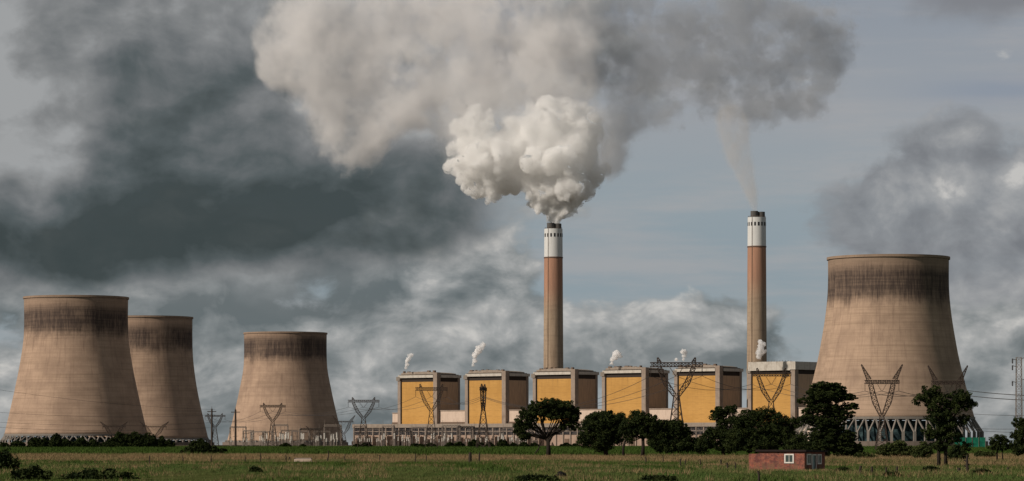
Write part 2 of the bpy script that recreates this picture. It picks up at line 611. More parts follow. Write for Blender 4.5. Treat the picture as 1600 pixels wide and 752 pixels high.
for label, px, yt, yw, yr in (('chimney pouring out thick white smoke, white top above a faded red band', 864.7, 358, 402, 452),
                              ('chimney with only a thin wisp of smoke, rising behind the rightmost boiler house', 1182.5, 340, 385, 436)):
    off = 85.0
    q = row_pt(row_s(px, off), off)
    chimney(label, px, q.y, yt, yw, yr)

# ------------------------------------------------------------------ boiler houses and turbine hall
YEL = (lambda: mixc(sstep(noise(vec(*[q * w for q, w in zip(sep(obj_coord()), (0.15, 0.15, 0.9))]), 1.0, 4, 0.6), 0.4, 0.7) * 0.35, mixc(sstep(noise(obj_coord(), 0.05, 4), 0.3, 0.7), rgb(0.52, 0.29, 0.088), rgb(0.45, 0.245, 0.07)), rgb(0.33, 0.175, 0.055)))
def joints(base):
    def f():
        x, y, z = sep(obj_coord())
        c = base()
        fr = M('FRACT', z * 0.1818); fx = M('FRACT', (x + y) * 0.1)
        k = clamp01(sstep(fr, 0.0, 0.07, 1.0, 0.0) + sstep(fx, 0.0, 0.03, 0.7, 0.0))
        run = sstep(noise(vec(x * 0.8, y * 0.8, z * 0.03), 1.0, 4, 0.6), 0.52, 0.72) * sstep(z, 30.0, 66.0)
        c = mixc(k * 0.3, c, rgb(0.12, 0.07, 0.03))
        return mixc(run * 0.35, c, rgb(0.16, 0.085, 0.045))
    return f


m_brown = material('brown_side_cladding', lambda: mixc(sstep(noise(vec(*[q * w for q, w in zip(sep(obj_coord()), (0.9, 0.9, 0.1))]), 1.0, 4, 0.6), 0.35, 0.7), rgb(0.50, 0.34, 0.22), rgb(0.38, 0.265, 0.18)), 0.85, spec=0.1)
m_conc = material('concrete_frame', dirty(rgb(0.30, 0.24, 0.195), 0.65, 0.2), 0.9)
m_cap = material('stained_roof_edge', dirty(rgb(0.29, 0.24, 0.195), 0.7, 0.3), 0.9)
m_pink = material('bleached_concrete', dirty(rgb(0.57, 0.45, 0.36), 0.55, 0.12), 0.9)
m_white = material('dirty_white_parapet', dirty(rgb(0.50, 0.46, 0.40), 0.75, 0.25), 0.85)
m_dark = material('shade_and_dark_parts', rgb(0.045, 0.036, 0.03), 0.9)
m_roof = material('grey_roof', dirty(rgb(0.22, 0.19, 0.16), 0.4, 0.3), 0.9)
m_glass = material('dim_window', lambda: mixc(sstep(noise(obj_coord(), 0.5, 3), 0.45, 0.6), rgb(0.025, 0.024, 0.026), rgb(0.08, 0.07, 0.065)), 0.4)
m_low = material('stained_lower_wall', dirty(rgb(0.36, 0.26, 0.20), 0.7, 0.2), 0.9)

BW, BD = 50.5, 33.0
bpx = [622, 727, 833, 941, 1054, 1169]
blabels = ['leftmost yellow boiler house, with a small steam puff above its roof',
           'yellow boiler house behind the narrow end-on pylon, second from the left',
           'yellow boiler house at the foot of the smoking chimney',
           'yellow boiler house crossed by slanting cables, right of the smoking chimney',
           'yellow boiler house behind the tall pylon with a long crossarm, second from the right',
           'rightmost yellow boiler house, nearest the big cooling tower, with a flat white parapet']
m_yellow = material('yellow_cladding', joints(YEL), 0.8, spec=0.1)
for i, (px, lab) in enumerate(zip(bpx, blabels)):
    s0 = row_s(px)
    t = thing('boiler_house', lab, 'boiler house', row_pt(s0, 0.0), -UA, 'yellow boiler houses in a row')
    zt = 71.0 + i * 0.35; zy0 = 20.0; zy1 = zt - 9.6
    MB().box(0.8, BW - 0.8, 1.0, BD - 0.8, 0, zt - 2.5).build('core', m_dark, t)  # near-black colour stands in for the parapet's shadow in the gap below it
    MB().box(4.8, BW - 4.4, 0.35, 0.95, zy0, zy1).build('front_cladding', m_yellow, t)
    MB().box(BW - 0.75, BW - 0.15, 4.6, BD - 2.6, 33.0, zy1).build('side_cladding', m_brown, t)
    MB().box(0.85, 0.0, 4.6, BD - 1.0, 20.0, zy1).build('side_cladding', m_brown, t)
    MB().box(0.0, 3.6, -0.6, 3.0, 0, zt - 4.5).build('corner_column', m_conc, t)
    MB().box(BW - 4.2, BW + 0.5, -0.9, 4.4, 0, zt - 0.8).build('corner_column', m_conc, t)
    MB().box(BW - 1.9, BW + 0.2, BD - 2.5, BD + 0.3, 0, zt - 4.0).build('corner_column', m_conc, t)
    MB().box(-1.2, 3.4, -1.4, 3.4, zt - 8.4, zt - 4.4).build('bracket', m_roof, t)
    if i < 5:
        MB().box(1.2, BW - 4.3, -1.3, 3.0, zt - 5.7, zt - 3.1).build('parapet', m_white, t)
        MB().box(BW - 2.0, BW + 1.3, 4.5, BD + 1.0, zt - 5.7, zt - 3.0).build('parapet', m_white, t)
        mb = MB()
        prof = [(3.5, zt - 2.4), (3.5, zt - 1.0), (BW * 0.3, zt - 0.05), (BW * 0.55, zt + 0.25), (BW * 0.8, zt - 0.05), (BW - 3.0, zt - 1.0), (BW - 3.0, zt - 2.4)]
        n = len(prof)
        mb.quadset([(x, 0.6, z) for x, z in prof] + [(x, BD - 2, z - 0.6) for x, z in prof], [tuple(range(n))[::-1], tuple(range(n, 2 * n))] + [(k, (k + 1) % n, n + (k + 1) % n, n + k) for k in range(n)])
        mb.build('roof', m_cap, t)
        for a in range(7):
            xx = 5 + a * 6.3 + random.uniform(-1.5, 1.5)
            MB().box(xx, xx + random.uniform(1.0, 4.0), 2.0, 4.5, zt - 0.8, zt + random.uniform(0.2, 1.3)).build('roof_vent', m_rust, t)
    else:
        MB().box(1.0, BW - 4.3, -1.5, 3.0, zt - 6.4, zt + 1.4).build('parapet', m_white, t)
        MB().box(BW - 5.0, BW + 1.4, -1.6, BD + 1.0, zt - 5.8, zt + 1.2).build('parapet', m_white, t)
        MB().box(3, BW - 3, 2, BD - 2, zt - 2.4, zt + 0.9).build('roof', m_roof, t)
        mb = MB()
        for a in range(16): mb.bar((2 + a * 3, -1.2, zt + 1.4), (2 + a * 3, -1.2, zt + 2.0 + random.uniform(0, .5)), 0.25)
        mb.build('railing', m_rust, t)
    # dark strip added for the gap beside the left column
    MB().bar((4.2, -0.2, 20), (4.2, -0.2, zt - 9), 0.5).build('joint_strip', m_dark, t)

# low linking blocks between the boiler houses
for i in range(7):
    a = row_s(bpx[i]) if i < 6 else row_s(bpx[5]) + 84
    x0 = row_s(bpx[i - 1]) + BW + 0.8 if i > 0 else row_s(610)
    lab = ['short bleached concrete stub at the left end of the boiler house row'] + ['bleached concrete link block right of the %s boiler house' % q for q in ('leftmost', 'second', 'third', 'fourth', 'fifth', 'last')]
    t = thing('link_block', lab[i], 'building', row_pt(x0, 3.0), -UA, 'low link blocks between boiler houses')
    L = a - x0 - 0.6
    MB().box(0, L, 0, 24, 0, 33.0 if i else 31.0).build('wall', m_pink, t)
    MB().box(-0.0, L, -0.5, 24.3, 33.05 if i else 31.05, 34.0 if i else 32.0).build('roof', m_conc, t)
    MB().box(0.2, L - 0.2, -0.9, -0.05, 21.0, 22.6).build('ledge', m_rust, t)

s0 = row_s(552, -42.0); s1 = row_s(1150, -42.0)
L = s1 - s0
t = thing('turbine_hall', 'long low concrete turbine hall with a dark window band, running below the boiler houses', 'building', row_pt(s0, -42.0), -UA)
MB().box(0, L, 0.8, 40, 0, 17.0).build('wall', m_low, t)
MB().box(-0.6, L + 0.6, -0.8, 41, 17.05, 20.6).build('roof', m_cap, t)
for i in range(int(L / 8.4)):
    x0 = i * 8.4
    MB().box(x0, x0 + 1.0, -0.2, 0.75, 0, 17.0).build('pilaster', m_conc, t)
    w = MB().box(x0 + 1.05, x0 + 8.35, 0.45, 0.78, 10.2, 16.8).build('window', m_glass, t)
    MB().box(x0 + 1.05, x0 + 8.35, 0.2, 0.44, 13.2, 13.8).build('transom', m_conc, w)
    if i % 3 == 1:
        MB().box(x0 + 2.2, x0 + 7.0, 0.3, 0.78, 0.2, 6.5).build('door', m_rust, t)

# ------------------------------------------------------------------ pylons, gantries and cables
m_steel = material('weathered_steel', dirty(rgb(0.055, 0.040, 0.033), 0.5, 0.6), 0.75, metal=0.0)
m_galv = material('galvanised_steel', dirty(rgb(0.20, 0.165, 0.14), 0.6, 0.6), 0.7)
m_insul = material('brown_insulator', rgb(0.05, 0.035, 0.03), 0.4)


def lattice(mb, p0, p1, w0, w1, n, t=0.28, d0=None, d1=None, up=(0, 1, 0)):
    """four chords with zigzag bracing"""
    p0 = Vector(p0); p1 = Vector(p1)
    d = (p1 - p0).normalized(); u = Vector(up)
    s = d.cross(u).normalized(); u = s.cross(d).normalized()
    d0 = w0 if d0 is None else d0; d1 = w1 if d1 is None else d1
    st = []
    for i in range(n + 1):
        f = i / n
        c = p0.lerp(p1, f); w = w0 + (w1 - w0) * f; dd = d0 + (d1 - d0) * f
        st.append([c + s * (a * w / 2) + u * (b * dd / 2) for a, b in ((-1, -1), (1, -1), (1, 1), (-1, 1))])
    for k in range(4): mb.bar(st[0][k], st[n][k], t)
    for i in range(n):
        for k in range(4):
            q = (k + 1) % 4
            if (i + k) % 2: mb.bar(st[i][k], st[i + 1][q], t * 0.7)
            else: mb.bar(st[i][q], st[i + 1][k], t * 0.7)
            mb.bar(st[i + 1][k], st[i + 1][q], t * 0.6)


def insulator(parent, a, b):
    mb = MB()
    a = Vector(a); b = Vector(b)
    mb.tube([a, b], 0.07, 6)
    for f in np.linspace(0.15, 0.9, 8):
        c = a.lerp(b, f); d = (b - a).normalized() * 0.06
        mb.tube([c - d, c + d], [0.26, 0.2], 8)
    return mb.build('insulator', m_insul, parent)


def pylon_parts(t, horns=False, body_z=21.0, th=0.3):
    top = 32.4                                    # middle of the bridge
    ah = top - 1.0 - body_z
    wa = 2.8 if horns else 1.8
    mb = MB(); lattice(mb, (0, 0, 0), (0, 0, body_z), 7.4, 1.9, 6, th); mb.build('body', m_steel, t)
    for sg in (-1, 1):
        mb = MB()
        lattice(mb, (sg * 0.7, 0, body_z), (sg * 3.9, 0, body_z + ah * 0.44), 1.3, wa, 3, th, 1.5, 1.5)
        lattice(mb, (sg * 3.9, 0, body_z + ah * 0.44), (sg * 6.3, 0, body_z + ah), wa, wa * 0.8, 4, th, 1.5, 1.5)
        mb.build('arm', m_steel, t)
        mb = MB()
        if horns: lattice(mb, (sg * 7.0, 0, top + 0.8), (sg * 11.4, 0, top + 8.0), 2.4, 0.35, 6, th, 1.4, 0.3)
        else: lattice(mb, (sg * 6.3, 0, top + 0.8), (sg * 6.9, 0, top + 2.6), 1.4, 0.3, 2, th, 1.2, 0.3)
        mb.build('peak', m_steel, t)
    mb = MB()
    lattice(mb, (-9.6, 0, top), (9.6, 0, top), 1.5, 1.5, 15, th, 1.5, 1.5)
    mb.build('bridge', m_steel, t)
    for sg in (-1, 1):
        insulator(t, (sg * 9.4, 0, top - 0.8), (sg * 9.4, 0, top - 4.2))
        insulator(t, (sg * 2.6, 0, top - 0.8), (sg * 0.15, 0, top - 4.4))


def new_pylon(kind):
    t = thing('pylon', '', 'pylon', group='lattice pylons')
    pylon_parts(t, kind == 'horn', 17.0 if kind == 'horn' else 21.0, th=0.36 if kind == 'horn' else 0.32)
    return t


PROTO = {}
# kind, centre px, row of the crossarm, bridge half width in px, distance, rotation, label
PY = [('horn', 1378, 597, 27, 1200, 0.0, 'lattice pylon with two slanting horns, in front of the big cooling tower'),
      ('horn', 1481, 598, 26, 1330, 0.0, 'horned lattice pylon half hidden behind the tall tree in front of the big tower'),
      ('flat', 1205, 585, 31, 1500, 0.0, 'lattice pylon in front of the rightmost boiler house'),
      ('flat', 1057, 570, 41, 1230, 0.0, 'tall lattice pylon with the longest crossarm, between two boiler houses'),
      ('flat', 674, 608, 25, 1770, 0.0, 'lattice pylon in front of the leftmost boiler house'),
      ('flat', 755, 608, 27, 1650, 1.45, 'narrow lattice pylon seen end on, before the second boiler house'),
      ('flat', 568, 627, 24.5, 2050, 0.0, 'lattice pylon against the sky at the left end of the turbine hall'),
      ('horn', 537, 659, 15, 2400, 0.0, 'small horned pylon at the right foot of the farthest tower'),
      ('flat', 426, 635, 20, 2250, 0.0, 'lattice pylon standing in front of the farthest tower'),
      ('flat', 336, 650, 16, 2300, 0.0, 'lattice pylon in the gap between the second and third towers'),
      ('horn', 178, 667, 18, 2300, 0.0, 'low horned pylon rising from shrubs before the largest left tower'),
      ('horn', 241, 667, 19, 2250, 0.0, 'low horned pylon rising from shrubs before the half-hidden tower'),
      ('horn', 492, 672, 12, 2450, 0.0, 'smallest horned pylon, amid the substation gantries')]
PYL = []
for kind, px, py, hw, D, rz, lab in PY:
    if kind not in PROTO:
        o = PROTO[kind] = new_pylon(kind)
    else:
        o = copy_tree(PROTO[kind])
    p = at(px, py, D)
    kx = hw * D / FPX / 9.6
    kz = p.z / 32.4
    o.location = (p.x, D, 0.0)
    o.rotation_euler = (0, 0, rz)
    o.scale = (kx, kx, kz)
    o['label'] = lab
    PYL.append((o, kx, kz))

# lattice mast at the right edge
t = thing('lattice_mast', 'slim lattice mast hung with insulators at the right edge of the view', 'mast', (X(1592, 950), 950, 0))
mb = MB(); lattice(mb, (0, 0, 0), (0, 0, 29.0), 1.9, 1.5, 20, 0.13); mb.build('mast_body', m_galv, t)
for sx, z in ((-1, 28.2), (1, 28.6), (-1, 26.2), (-1, 21.5), (1, 22.2)):
    mb = MB().bar((sx * 0.7, 0, z), (sx * 1.9, 0, z + 0.3), 0.16); mb.build('bracket', m_steel, t)
    insulator(t, (sx * 1.9, 0, z + 0.5), (sx * 1.9, 0, z - 1.1)).scale = (1, 1, 1)
# poles near the third tower
for px, yt, D, r, lab in ((331, 639, 2150, 0.55, 'dark pole topped with steel, in the gap right of the half-hidden tower'), (368, 640, 2150, 0.6, 'dark pole at the left foot of the farthest tower')):
    p = at(px, yt, D)
    t = thing('steel_pole', lab, 'pole', (p.x, D, 0))
    MB().tube([(0, 0, 0), (0, 0, p.z)], [r * 1.3, r], 10).build('shaft', m_steel, t)
    MB().bar((-3, 0, p.z * 0.93), (3, 0, p.z * 0.93), 0.5).build('crossarm', m_steel, t)
    MB().tube([(0, 0, p.z), (0, 0, p.z + 2)], [0.2, 0.05], 6).build('spike', m_steel, t)


def gantry(t, w=16.0, h=14.0, mat=None):
    mat = mat or m_galv
    for sg in (-1, 1):
        mb = MB(); lattice(mb, (sg * w / 2, 0, 0), (sg * w / 2, 0, h), 1.5, 0.9, 7, 0.26); mb.build('column', mat, t)
        mb = MB().bar((sg * w / 2, 0, h), (sg * w / 2, 0, h + 4), 0.25, 0.1); mb.build('spike', mat, t)
    mb = MB(); lattice(mb, (-w / 2, 0, h), (w / 2, 0, h), 1.0, 1.0, 12, 0.24); mb.build('beam', mat, t)
    for k in (-0.3, 0.0, 0.3): insulator(t, (k * w, 0, h - 0.5), (k * w, 0, h - 3.2))


gproto = None
k = 0
gpos = [(372, 2500), (388, 2560), (403, 2480), (418, 2600), (438, 2500), (452, 2580), (470, 2490), (484, 2600), (503, 2520), (520, 2480),
        (562, 2800), (585, 2760), (607, 2800), (630, 2750), (655, 2780), (682, 2700), (705, 2760), (728, 2700), (748, 2720), (772, 2660), (798, 2700), (822, 2640), (925, 2600), (1100, 2500)]
for px, D in gpos:
    if gproto is None:
        o = gproto = thing('substation_gantry', 'pale steel substation gantry, one of the cluster before the farthest tower', 'gantry', group='substation gantries')
        gantry(o)
    else:
        o = copy_tree(gproto)
    o.location = (X(px, D), D, 0)
    o.rotation_euler = (0, 0, random.uniform(-0.9, 0.9))
    s_ = random.uniform(0.75, 1.15)
    o.scale = (s_, s_, random.uniform(0.8, 1.25))
    if px < 540:
        o['label'] = 'pale steel substation gantry, one of the cluster before the farthest tower'; o['group'] = 'substation gantries by the farthest tower'
    else:
        o['label'] = 'pale steel substation gantry, one of the line before the turbine hall'; o['group'] = 'substation gantries by the turbine hall'

# switchgear posts: many small bright posts in front of the farthest tower and the hall
m_ceram = material('pale_porcelain', rgb(0.62, 0.58, 0.52), 0.4)
sproto = None
for i in range(110):
    if i < 45: px, D = random.uniform(358, 532), random.uniform(2400, 2560)
    else: px, D = random.uniform(556, 830), random.uniform(2560, 2720)
    if sproto is None:
        o = sproto = thing('switchgear_post', '', 'switchgear', group='switchgear')
        MB().tube([(0, 0, 0), (0, 0, 4.2)], 0.32, 6).build('stand', m_galv, o)
        mb = MB().tube([(0, 0, 4.2), (0, 0, 7.4)], [0.3, 0.22], 8)
        for z in np.linspace(4.4, 7.2, 7): mb.tube([(0, 0, z - 0.1), (0, 0, z + 0.1)], [0.55, 0.4], 8)
        mb.build('insulator_stack', m_ceram, o)
        MB().bar((-2.2, 0, 7.5), (2.2, 0, 7.9), 0.24).build('contact_arm', m_galv, o)
    else:
        o = copy_tree(sproto)
    s_ = random.uniform(0.7, 1.5)
    o.location = (X(px, D), D, 0); o.scale = (s_, s_, s_); o.rotation_euler = (0, 0, random.uniform(0, 3))
    if i < 45: o['label'] = 'small pale switchgear post on the ground before the farthest tower'; o['group'] = 'switchgear posts by the farthest tower'
    else: o['label'] = 'small pale switchgear post on the ground before the turbine hall'; o['group'] = 'switchgear posts by the turbine hall'

m_tank = material('grey_brown_paint', dirty(rgb(0.11, 0.085, 0.07), 0.6, 0.6), 0.8)
tproto = None
for i in range(24):
    q = row_pt(row_s(560 + i * 12.2 + random.uniform(-3, 3), -52.0), -52.0 - random.uniform(0, 6))
    if tproto is None:
        o = tproto = thing('transformer', '', 'transformer', group='transformers along the turbine hall')
        MB().box(-3, 3, -1.6, 1.6, 0.4, 4.6).build('tank', m_tank, o)
        mb = MB()
        for k in range(9): mb.box(-2.8 + k * 0.65, -2.45 + k * 0.65, -2.9, -1.65, 0.8, 4.0)
        mb.build('radiator', m_tank, o)
        for k in (-1.8, 0, 1.8):
            mb = MB().tube([(k, 0.4, 4.6), (k * 1.25, 0.6, 8.2)], [0.35, 0.2], 8); mb.build('bushing', m_insul, o)
        MB().tube([(-2.6, 0.9, 5.6), (2.2, 0.9, 5.6)], 0.6, 12).build('oil_tank', m_tank, o)
        MB().box(3.4, 3.9, -3.5, 3.0, 0, 7.5).build('fire_wall', m_low, o)
    else:
        o = copy_tree(tproto)
    o.location = q; o.rotation_euler = (0, 0, -UA)
    s_ = random.uniform(0.8, 1.25); o.scale = (s_, s_, s_)
    o['label'] = 'grey brown transformer in the line at the foot of the turbine hall'

m_wire = material('dark_cable', rgb(0.05, 0.045, 0.045), 0.6)


def cable(a, b, sag, r, label, group):
    a = Vector(a); b = Vector(b)
    pts = [a.lerp(b, f) - Vector((0, 0, sag * 4 * f * (1 - f))) for f in np.linspace(0, 1, 25)]
    o = MB().tube(pts, r, 5).build('power_cable', m_wire)
    return tag(o, label, 'cable', group)


def tip(i, lx, lz=28.2):
    o, kx, kz = PYL[i]
    v = Matrix.Rotation(o.rotation_euler.z, 4, 'Z') @ Vector((lx * kx, 0, 0))
    return Vector((o.location.x + v.x, o.location.y + v.y, lz * kz))


for lx, lab in ((-9.4, 'upper'), (0.0, 'middle'), (9.4, 'lower')):
    cable(tip(0, lx), tip(1, lx), 2.0, 0.10, 'dark cable strung between the two horned pylons by the big tower, %s one' % {'upper': 'left', 'middle': 'middle', 'lower': 'right'}[lab], 'cables between the horned pylons')
for y0, y1 in ((612, 606), (620, 613), (649, 648), (672, 668), (674, 676)):
    cable(at(1495, y0 - 4, 1330), at(1660, y1 + 14 if y0 < 640 else y1, 900), 0.6, 0.13 if y0 < 640 else 0.07, {612: 'uppermost', 620: 'second', 649: 'third', 672: 'fourth', 674: 'lowest'}[y0] + ' dark cable running off right from behind the tall forked tree', 'cables off to the right edge')
for i, j, g in ((2, 0, 'cables from the last boiler house to the horned pylon'), (3, 2, 'cables between the long-armed pylon and the next one right'), (4, 5, 'cables between the two pylons at the left boiler houses'),
                (6, 4, 'cables leading to the pylon before the leftmost boiler house'), (8, 6, 'cables between the far tower pylon and the sky pylon'), (9, 8, 'cables crossing the farthest tower'), (5, 3, 'cables slanting up across the fourth boiler house')):
    for lx in (-9.4, 0.0, 9.4):
        cable(tip(i, lx), tip(j, lx), 4.0 if j != 3 else 9.0, 0.085, 'thin dark ' + g.replace('cables', 'cable', 1) + ', from its %s end' % {-9.4: 'left', 0.0: 'middle', 9.4: 'right'}[lx] if lx else 'thin dark ' + g.replace('cables', 'cable', 1) + ', middle one', g)
for a, b in ((640, 648), (656, 660), (664, 668), (600, 640)):
    cable(at(-60, a, 2000), at(336, b, 2300), 3.0, 0.07, {640: 'second', 656: 'third', 664: 'lowest', 600: 'highest, slanting'}[a] + ' thin dark cable crossing the largest left tower', 'cables crossing the left towers')

# ------------------------------------------------------------------ vegetation
def leaf_mat(name, a, b, scale=0.6):
    return material(name, lambda: mixc(sstep(noise(obj_coord(), scale, 3, 0.6), 0.35, 0.65), a, b), 0.8, spec=0.04)


m_leaf = leaf_mat('dark_foliage', rgb(0.012, 0.019, 0.007), rgb(0.038, 0.050, 0.015))
m_leaf2 = leaf_mat('olive_foliage', rgb(0.030, 0.042, 0.013), rgb(0.065, 0.078, 0.025))
m_bark = material('dark_bark', dirty(rgb(0.030, 0.024, 0.019), 0.5, 1.0), 0.95)


def leaves(lobes, k, density, leaf, flat=0.6, depth=0.9, gap=0.0):
    """lobes: (x, z, rx, rz) in metres round the thing's base -> arrays of quads, in clumps spread through each lobe"""
    cs = []
    for (lx, lz, rx, rz) in lobes:
        ry = max(rx, rz) * depth
        vol = rx * ry * rz
        n = max(8, int(density * vol ** (2 / 3) * 4.2 / k ** 1.2))
        d = rng.normal(size=(n, 3)); d /= np.linalg.norm(d, axis=1)[:, None]
        rad = rng.uniform(0.1, 1.0, n) ** 0.45
        c = d * rad[:, None] * np.array([rx, ry, rz]) + np.array([lx, 0, lz])
        cs.append(c)
    c = np.concatenate(cs)
    r = rng.uniform(0.4, 1.5, len(c)) * k
    m = rng.integers(46, 84, len(c))
    idx = np.repeat(np.arange(len(c)), m)
    n = len(idx)
    d = rng.normal(size=(n, 3)); d /= np.linalg.norm(d, axis=1)[:, None]
    p = c[idx] + d * (rng.uniform(0.1, 1.0, n) ** 0.4 * r[idx])[:, None] * np.array([1, 1, flat])
    # random quads
    a = rng.normal(size=(n, 3)); a[:, 2] *= 0.6; a /= np.linalg.norm(a, axis=1)[:, None]
    b = np.cross(a, rng.normal(size=(n, 3))); b /= np.linalg.norm(b, axis=1)[:, None]
    s = rng.uniform(0.5, 1.0, n)[:, None] * leaf
    a *= s; b *= s * 0.6
    v = np.stack([p - a, p + b, p + a, p - b], axis=1).reshape(-1, 3)
    f = np.arange(n * 4).reshape(-1, 4)
    return v, f


def plant(name, label, cat, px, py, D, lobes_px, trunks=(), group=None, density=1.5, k=None, leaf=None, mat=None, depth=0.9, flat=0.8):
    """lobes and trunks in photo pixels relative to the base (px, py): lobes (dx, up, rx, rz); trunks: lists of (dx, up, r)"""
    q = D / FPX
    t = thing(name, label, cat, (X(px, D), D, 0.0), 0, group)
    lobes = [(a * q, b * q, c * q, d * q) for a, b, c, d in lobes_px]
    k = k or max(0.45, min(1.3, np.mean([min(c, d) for _, _, c, d in lobes]) * 0.33))
    leaf = leaf or max(0.18, 0.27 * D / 900)
    v, f = leaves(lobes, k, density, leaf, flat, depth)
    v[:, 2] = np.maximum(v[:, 2], 0.02)
    np_mesh('foliage' if not trunks else 'crown', v, f, mat or m_leaf, t)
    if trunks:
        mb = MB()
        for tr in trunks:
            pts = [Vector((a * q, random.uniform(-0.3, 0.3) * i, b * q)) for i, (a, b, r) in enumerate(tr)]
            mb.tube(pts, [r * q for _, _, r in tr], 8)
        # fine limbs reaching into the crown
        main = trunks[0]
        for (lx, lz, rx, rz) in lobes:
            a, b, r = main[-1]
            p0 = Vector((a * q * random.uniform(0.6, 1.0), 0, b * q * random.uniform(0.7, 1.0)))
            for _ in range(3):
                e = Vector((lx + random.uniform(-.6, .6) * rx, random.uniform(-.6, .6) * rx, lz + random.uniform(-.5, .5) * rz))
                mid = p0.lerp(e, 0.5) + Vector((random.uniform(-.5, .5), random.uniform(-.5, .5), -0.4))
                mb.tube([p0, mid, e], [r * q * 0.45, r * q * 0.3, 0.04], 6)
        mb.build('trunk', m_bark, t, smooth=True)
    return t


def D_of(py): return CAMZ * FPX / (py - HY)


# the spreading tree left of centre
plant('tree', 'lone spreading dark tree with a wide umbrella crown and visible forked limbs', 'tree', 856, 713, D_of(712),
      [(-2, 78, 28, 11), (20, 76, 22, 13), (-25, 66, 20, 13), (-38, 52, 15, 11), (-42, 38, 12, 8), (32, 62, 18, 14), (40, 48, 10, 9), (4, 64, 20, 9), (-30, 48, 12, 8), (44, 66, 8, 9), (26, 46, 9, 7), (-46, 44, 8, 7), (-34, 30, 12, 6), (-8, 70, 18, 8), (24, 64, 18, 8)],
      [[(1, 0, 3.8), (1, 12, 3.2), (0, 24, 2.7), (-4, 32, 2.2)], [(0, 20, 3), (8, 34, 2.2), (18, 56, 1.4)], [(-3, 28, 2.6), (-14, 42, 1.8), (-26, 58, 1.2)], [(-2, 24, 2), (-8, 50, 1.6), (-4, 70, 1)], [(6, 30, 1.6), (26, 44, 1.0), (38, 52, 0.6)], [(-22, 0, 0.8), (-15, 10, 1.2), (-10, 22, 0.8)]], density=1.35)
plant('tree', 'dense dark tree with foliage hanging almost to the ground, right of the lone umbrella tree', 'tree', 944, 714, D_of(712.5),
      [(-8, 52, 26, 16), (8, 58, 20, 12), (-20, 36, 20, 18), (-32, 22, 12, 9), (4, 34, 24, 20), (-4, 18, 20, 12), (20, 44, 14, 16), (-14, 60, 14, 9), (22, 58, 14, 10), (18, 28, 12, 12)], [[(3, 0, 3.6), (2, 16, 3), (0, 34, 2)], [(2, 12, 2), (-10, 34, 1)]], density=2.0)
plant('tree', 'dark tree with a clear bare trunk at its right, amid the clump right of centre', 'tree', 1004, 713, D_of(713),
      [(-4, 58, 20, 13), (14, 52, 16, 12), (-16, 46, 16, 14), (4, 40, 18, 12), (-20, 30, 10, 10), (22, 36, 12, 12), (-10, 66, 8, 5), (30, 48, 12, 9), (-26, 42, 12, 12)], [[(0, 0, 3.2), (1, 16, 2.6), (0, 36, 2)], [(-30, 0, 2.4), (-30, 14, 2), (-24, 34, 1.4)]], density=1.7)
plant('tree', 'low rounded dark tree at the right end of the clump right of centre', 'tree', 1050, 710, D_of(710.5),
      [(-14, 36, 20, 16), (6, 40, 20, 14), (24, 24, 16, 13), (-10, 16, 24, 14), (12, 14, 24, 13), (-26, 22, 12, 14), (34, 14, 10, 9), (-4, 46, 14, 8)], [[(0, 0, 3), (0, 12, 2.4), (0, 24, 1.6)]], density=2.0)
plant('tree', 'ragged tree with two tufted arms beside the red brick house', 'tree', 1130, 712, D_of(712),
      [(-4, 70, 14, 8), (-10, 60, 10, 7), (14, 72, 10, 8), (-2, 48, 9, 12), (4, 34, 22, 10), (-22, 24, 18, 12), (10, 18, 26, 14), (-34, 14, 12, 12), (24, 52, 14, 12), (32, 38, 18, 14), (-20, 36, 10, 9), (6, 58, 9, 7)], [[(0, 0, 3), (-1, 24, 2.4), (-4, 52, 1.6)], [(2, 20, 2), (12, 48, 1.4), (16, 68, 0.8)]], density=1.6)
plant('tree', 'wide dark tree rising right behind the red brick house roof', 'tree', 1190, 714, D_of(713.5),
      [(-20, 62, 18, 12), (4, 66, 20, 10), (24, 56, 18, 12), (-8, 44, 26, 16), (20, 36, 24, 16), (-26, 36, 14, 16), (0, 20, 38, 16), (40, 30, 18, 18), (52, 52, 14, 10), (-40, 26, 16, 18), (-36, 54, 14, 10), (58, 16, 18, 14)], [[(0, 0, 4), (0, 20, 3), (0, 40, 2)]], density=1.9)
plant('tree', 'tall flat-topped layered tree between the rightmost boiler house and the big tower', 'tree', 1292, 716, D_of(715),
      [(0, 112, 24, 7), (14, 104, 24, 7), (-14, 104, 20, 6), (30, 94, 18, 6), (0, 92, 30, 8), (-30, 88, 16, 6), (-6, 78, 28, 7), (-24, 72, 16, 6), (10, 72, 18, 7), (22, 68, 22, 9), (-22, 60, 20, 10), (36, 80, 16, 6), (-2, 98, 34, 8), (2, 54, 28, 14), (14, 34, 32, 16), (30, 20, 26, 13), (-14, 34, 20, 16), (-8, 16, 30, 13), (44, 12, 14, 9)],
      [[(0, 0, 5), (0, 30, 4), (-2, 60, 3), (0, 84, 2)], [(0, 60, 2.4), (14, 84, 1.6), (26, 94, 0.8)], [(-1, 66, 2), (-16, 84, 1.2), (-26, 88, 0.7)]], density=2.0, flat=0.42)
plant('tree', 'tall dark forked tree with two bare trunks before the big tower', 'tree', 1472, 728, D_of(728),
      [(-18, 116, 16, 10), (-34, 104, 13, 9), (-8, 100, 20, 14), (28, 108, 18, 10), (40, 98, 13, 12), (22, 92, 16, 12), (-6, 80, 24, 16), (8, 64, 22, 14), (-14, 54, 17, 14), (12, 44, 20, 13), (-6, 30, 18, 10), (34, 72, 10, 9), (34, 30, 11, 8)],
      [[(-5, 0, 3.2), (-5, 20, 2.8), (-6, 50, 2.4), (-10, 88, 1.6)], [(6, 0, 3), (5, 20, 2.6), (10, 50, 2.2), (22, 86, 1.4)], [(2, 30, 2), (-4, 60, 1.6), (-6, 90, 1)]], density=1.75)
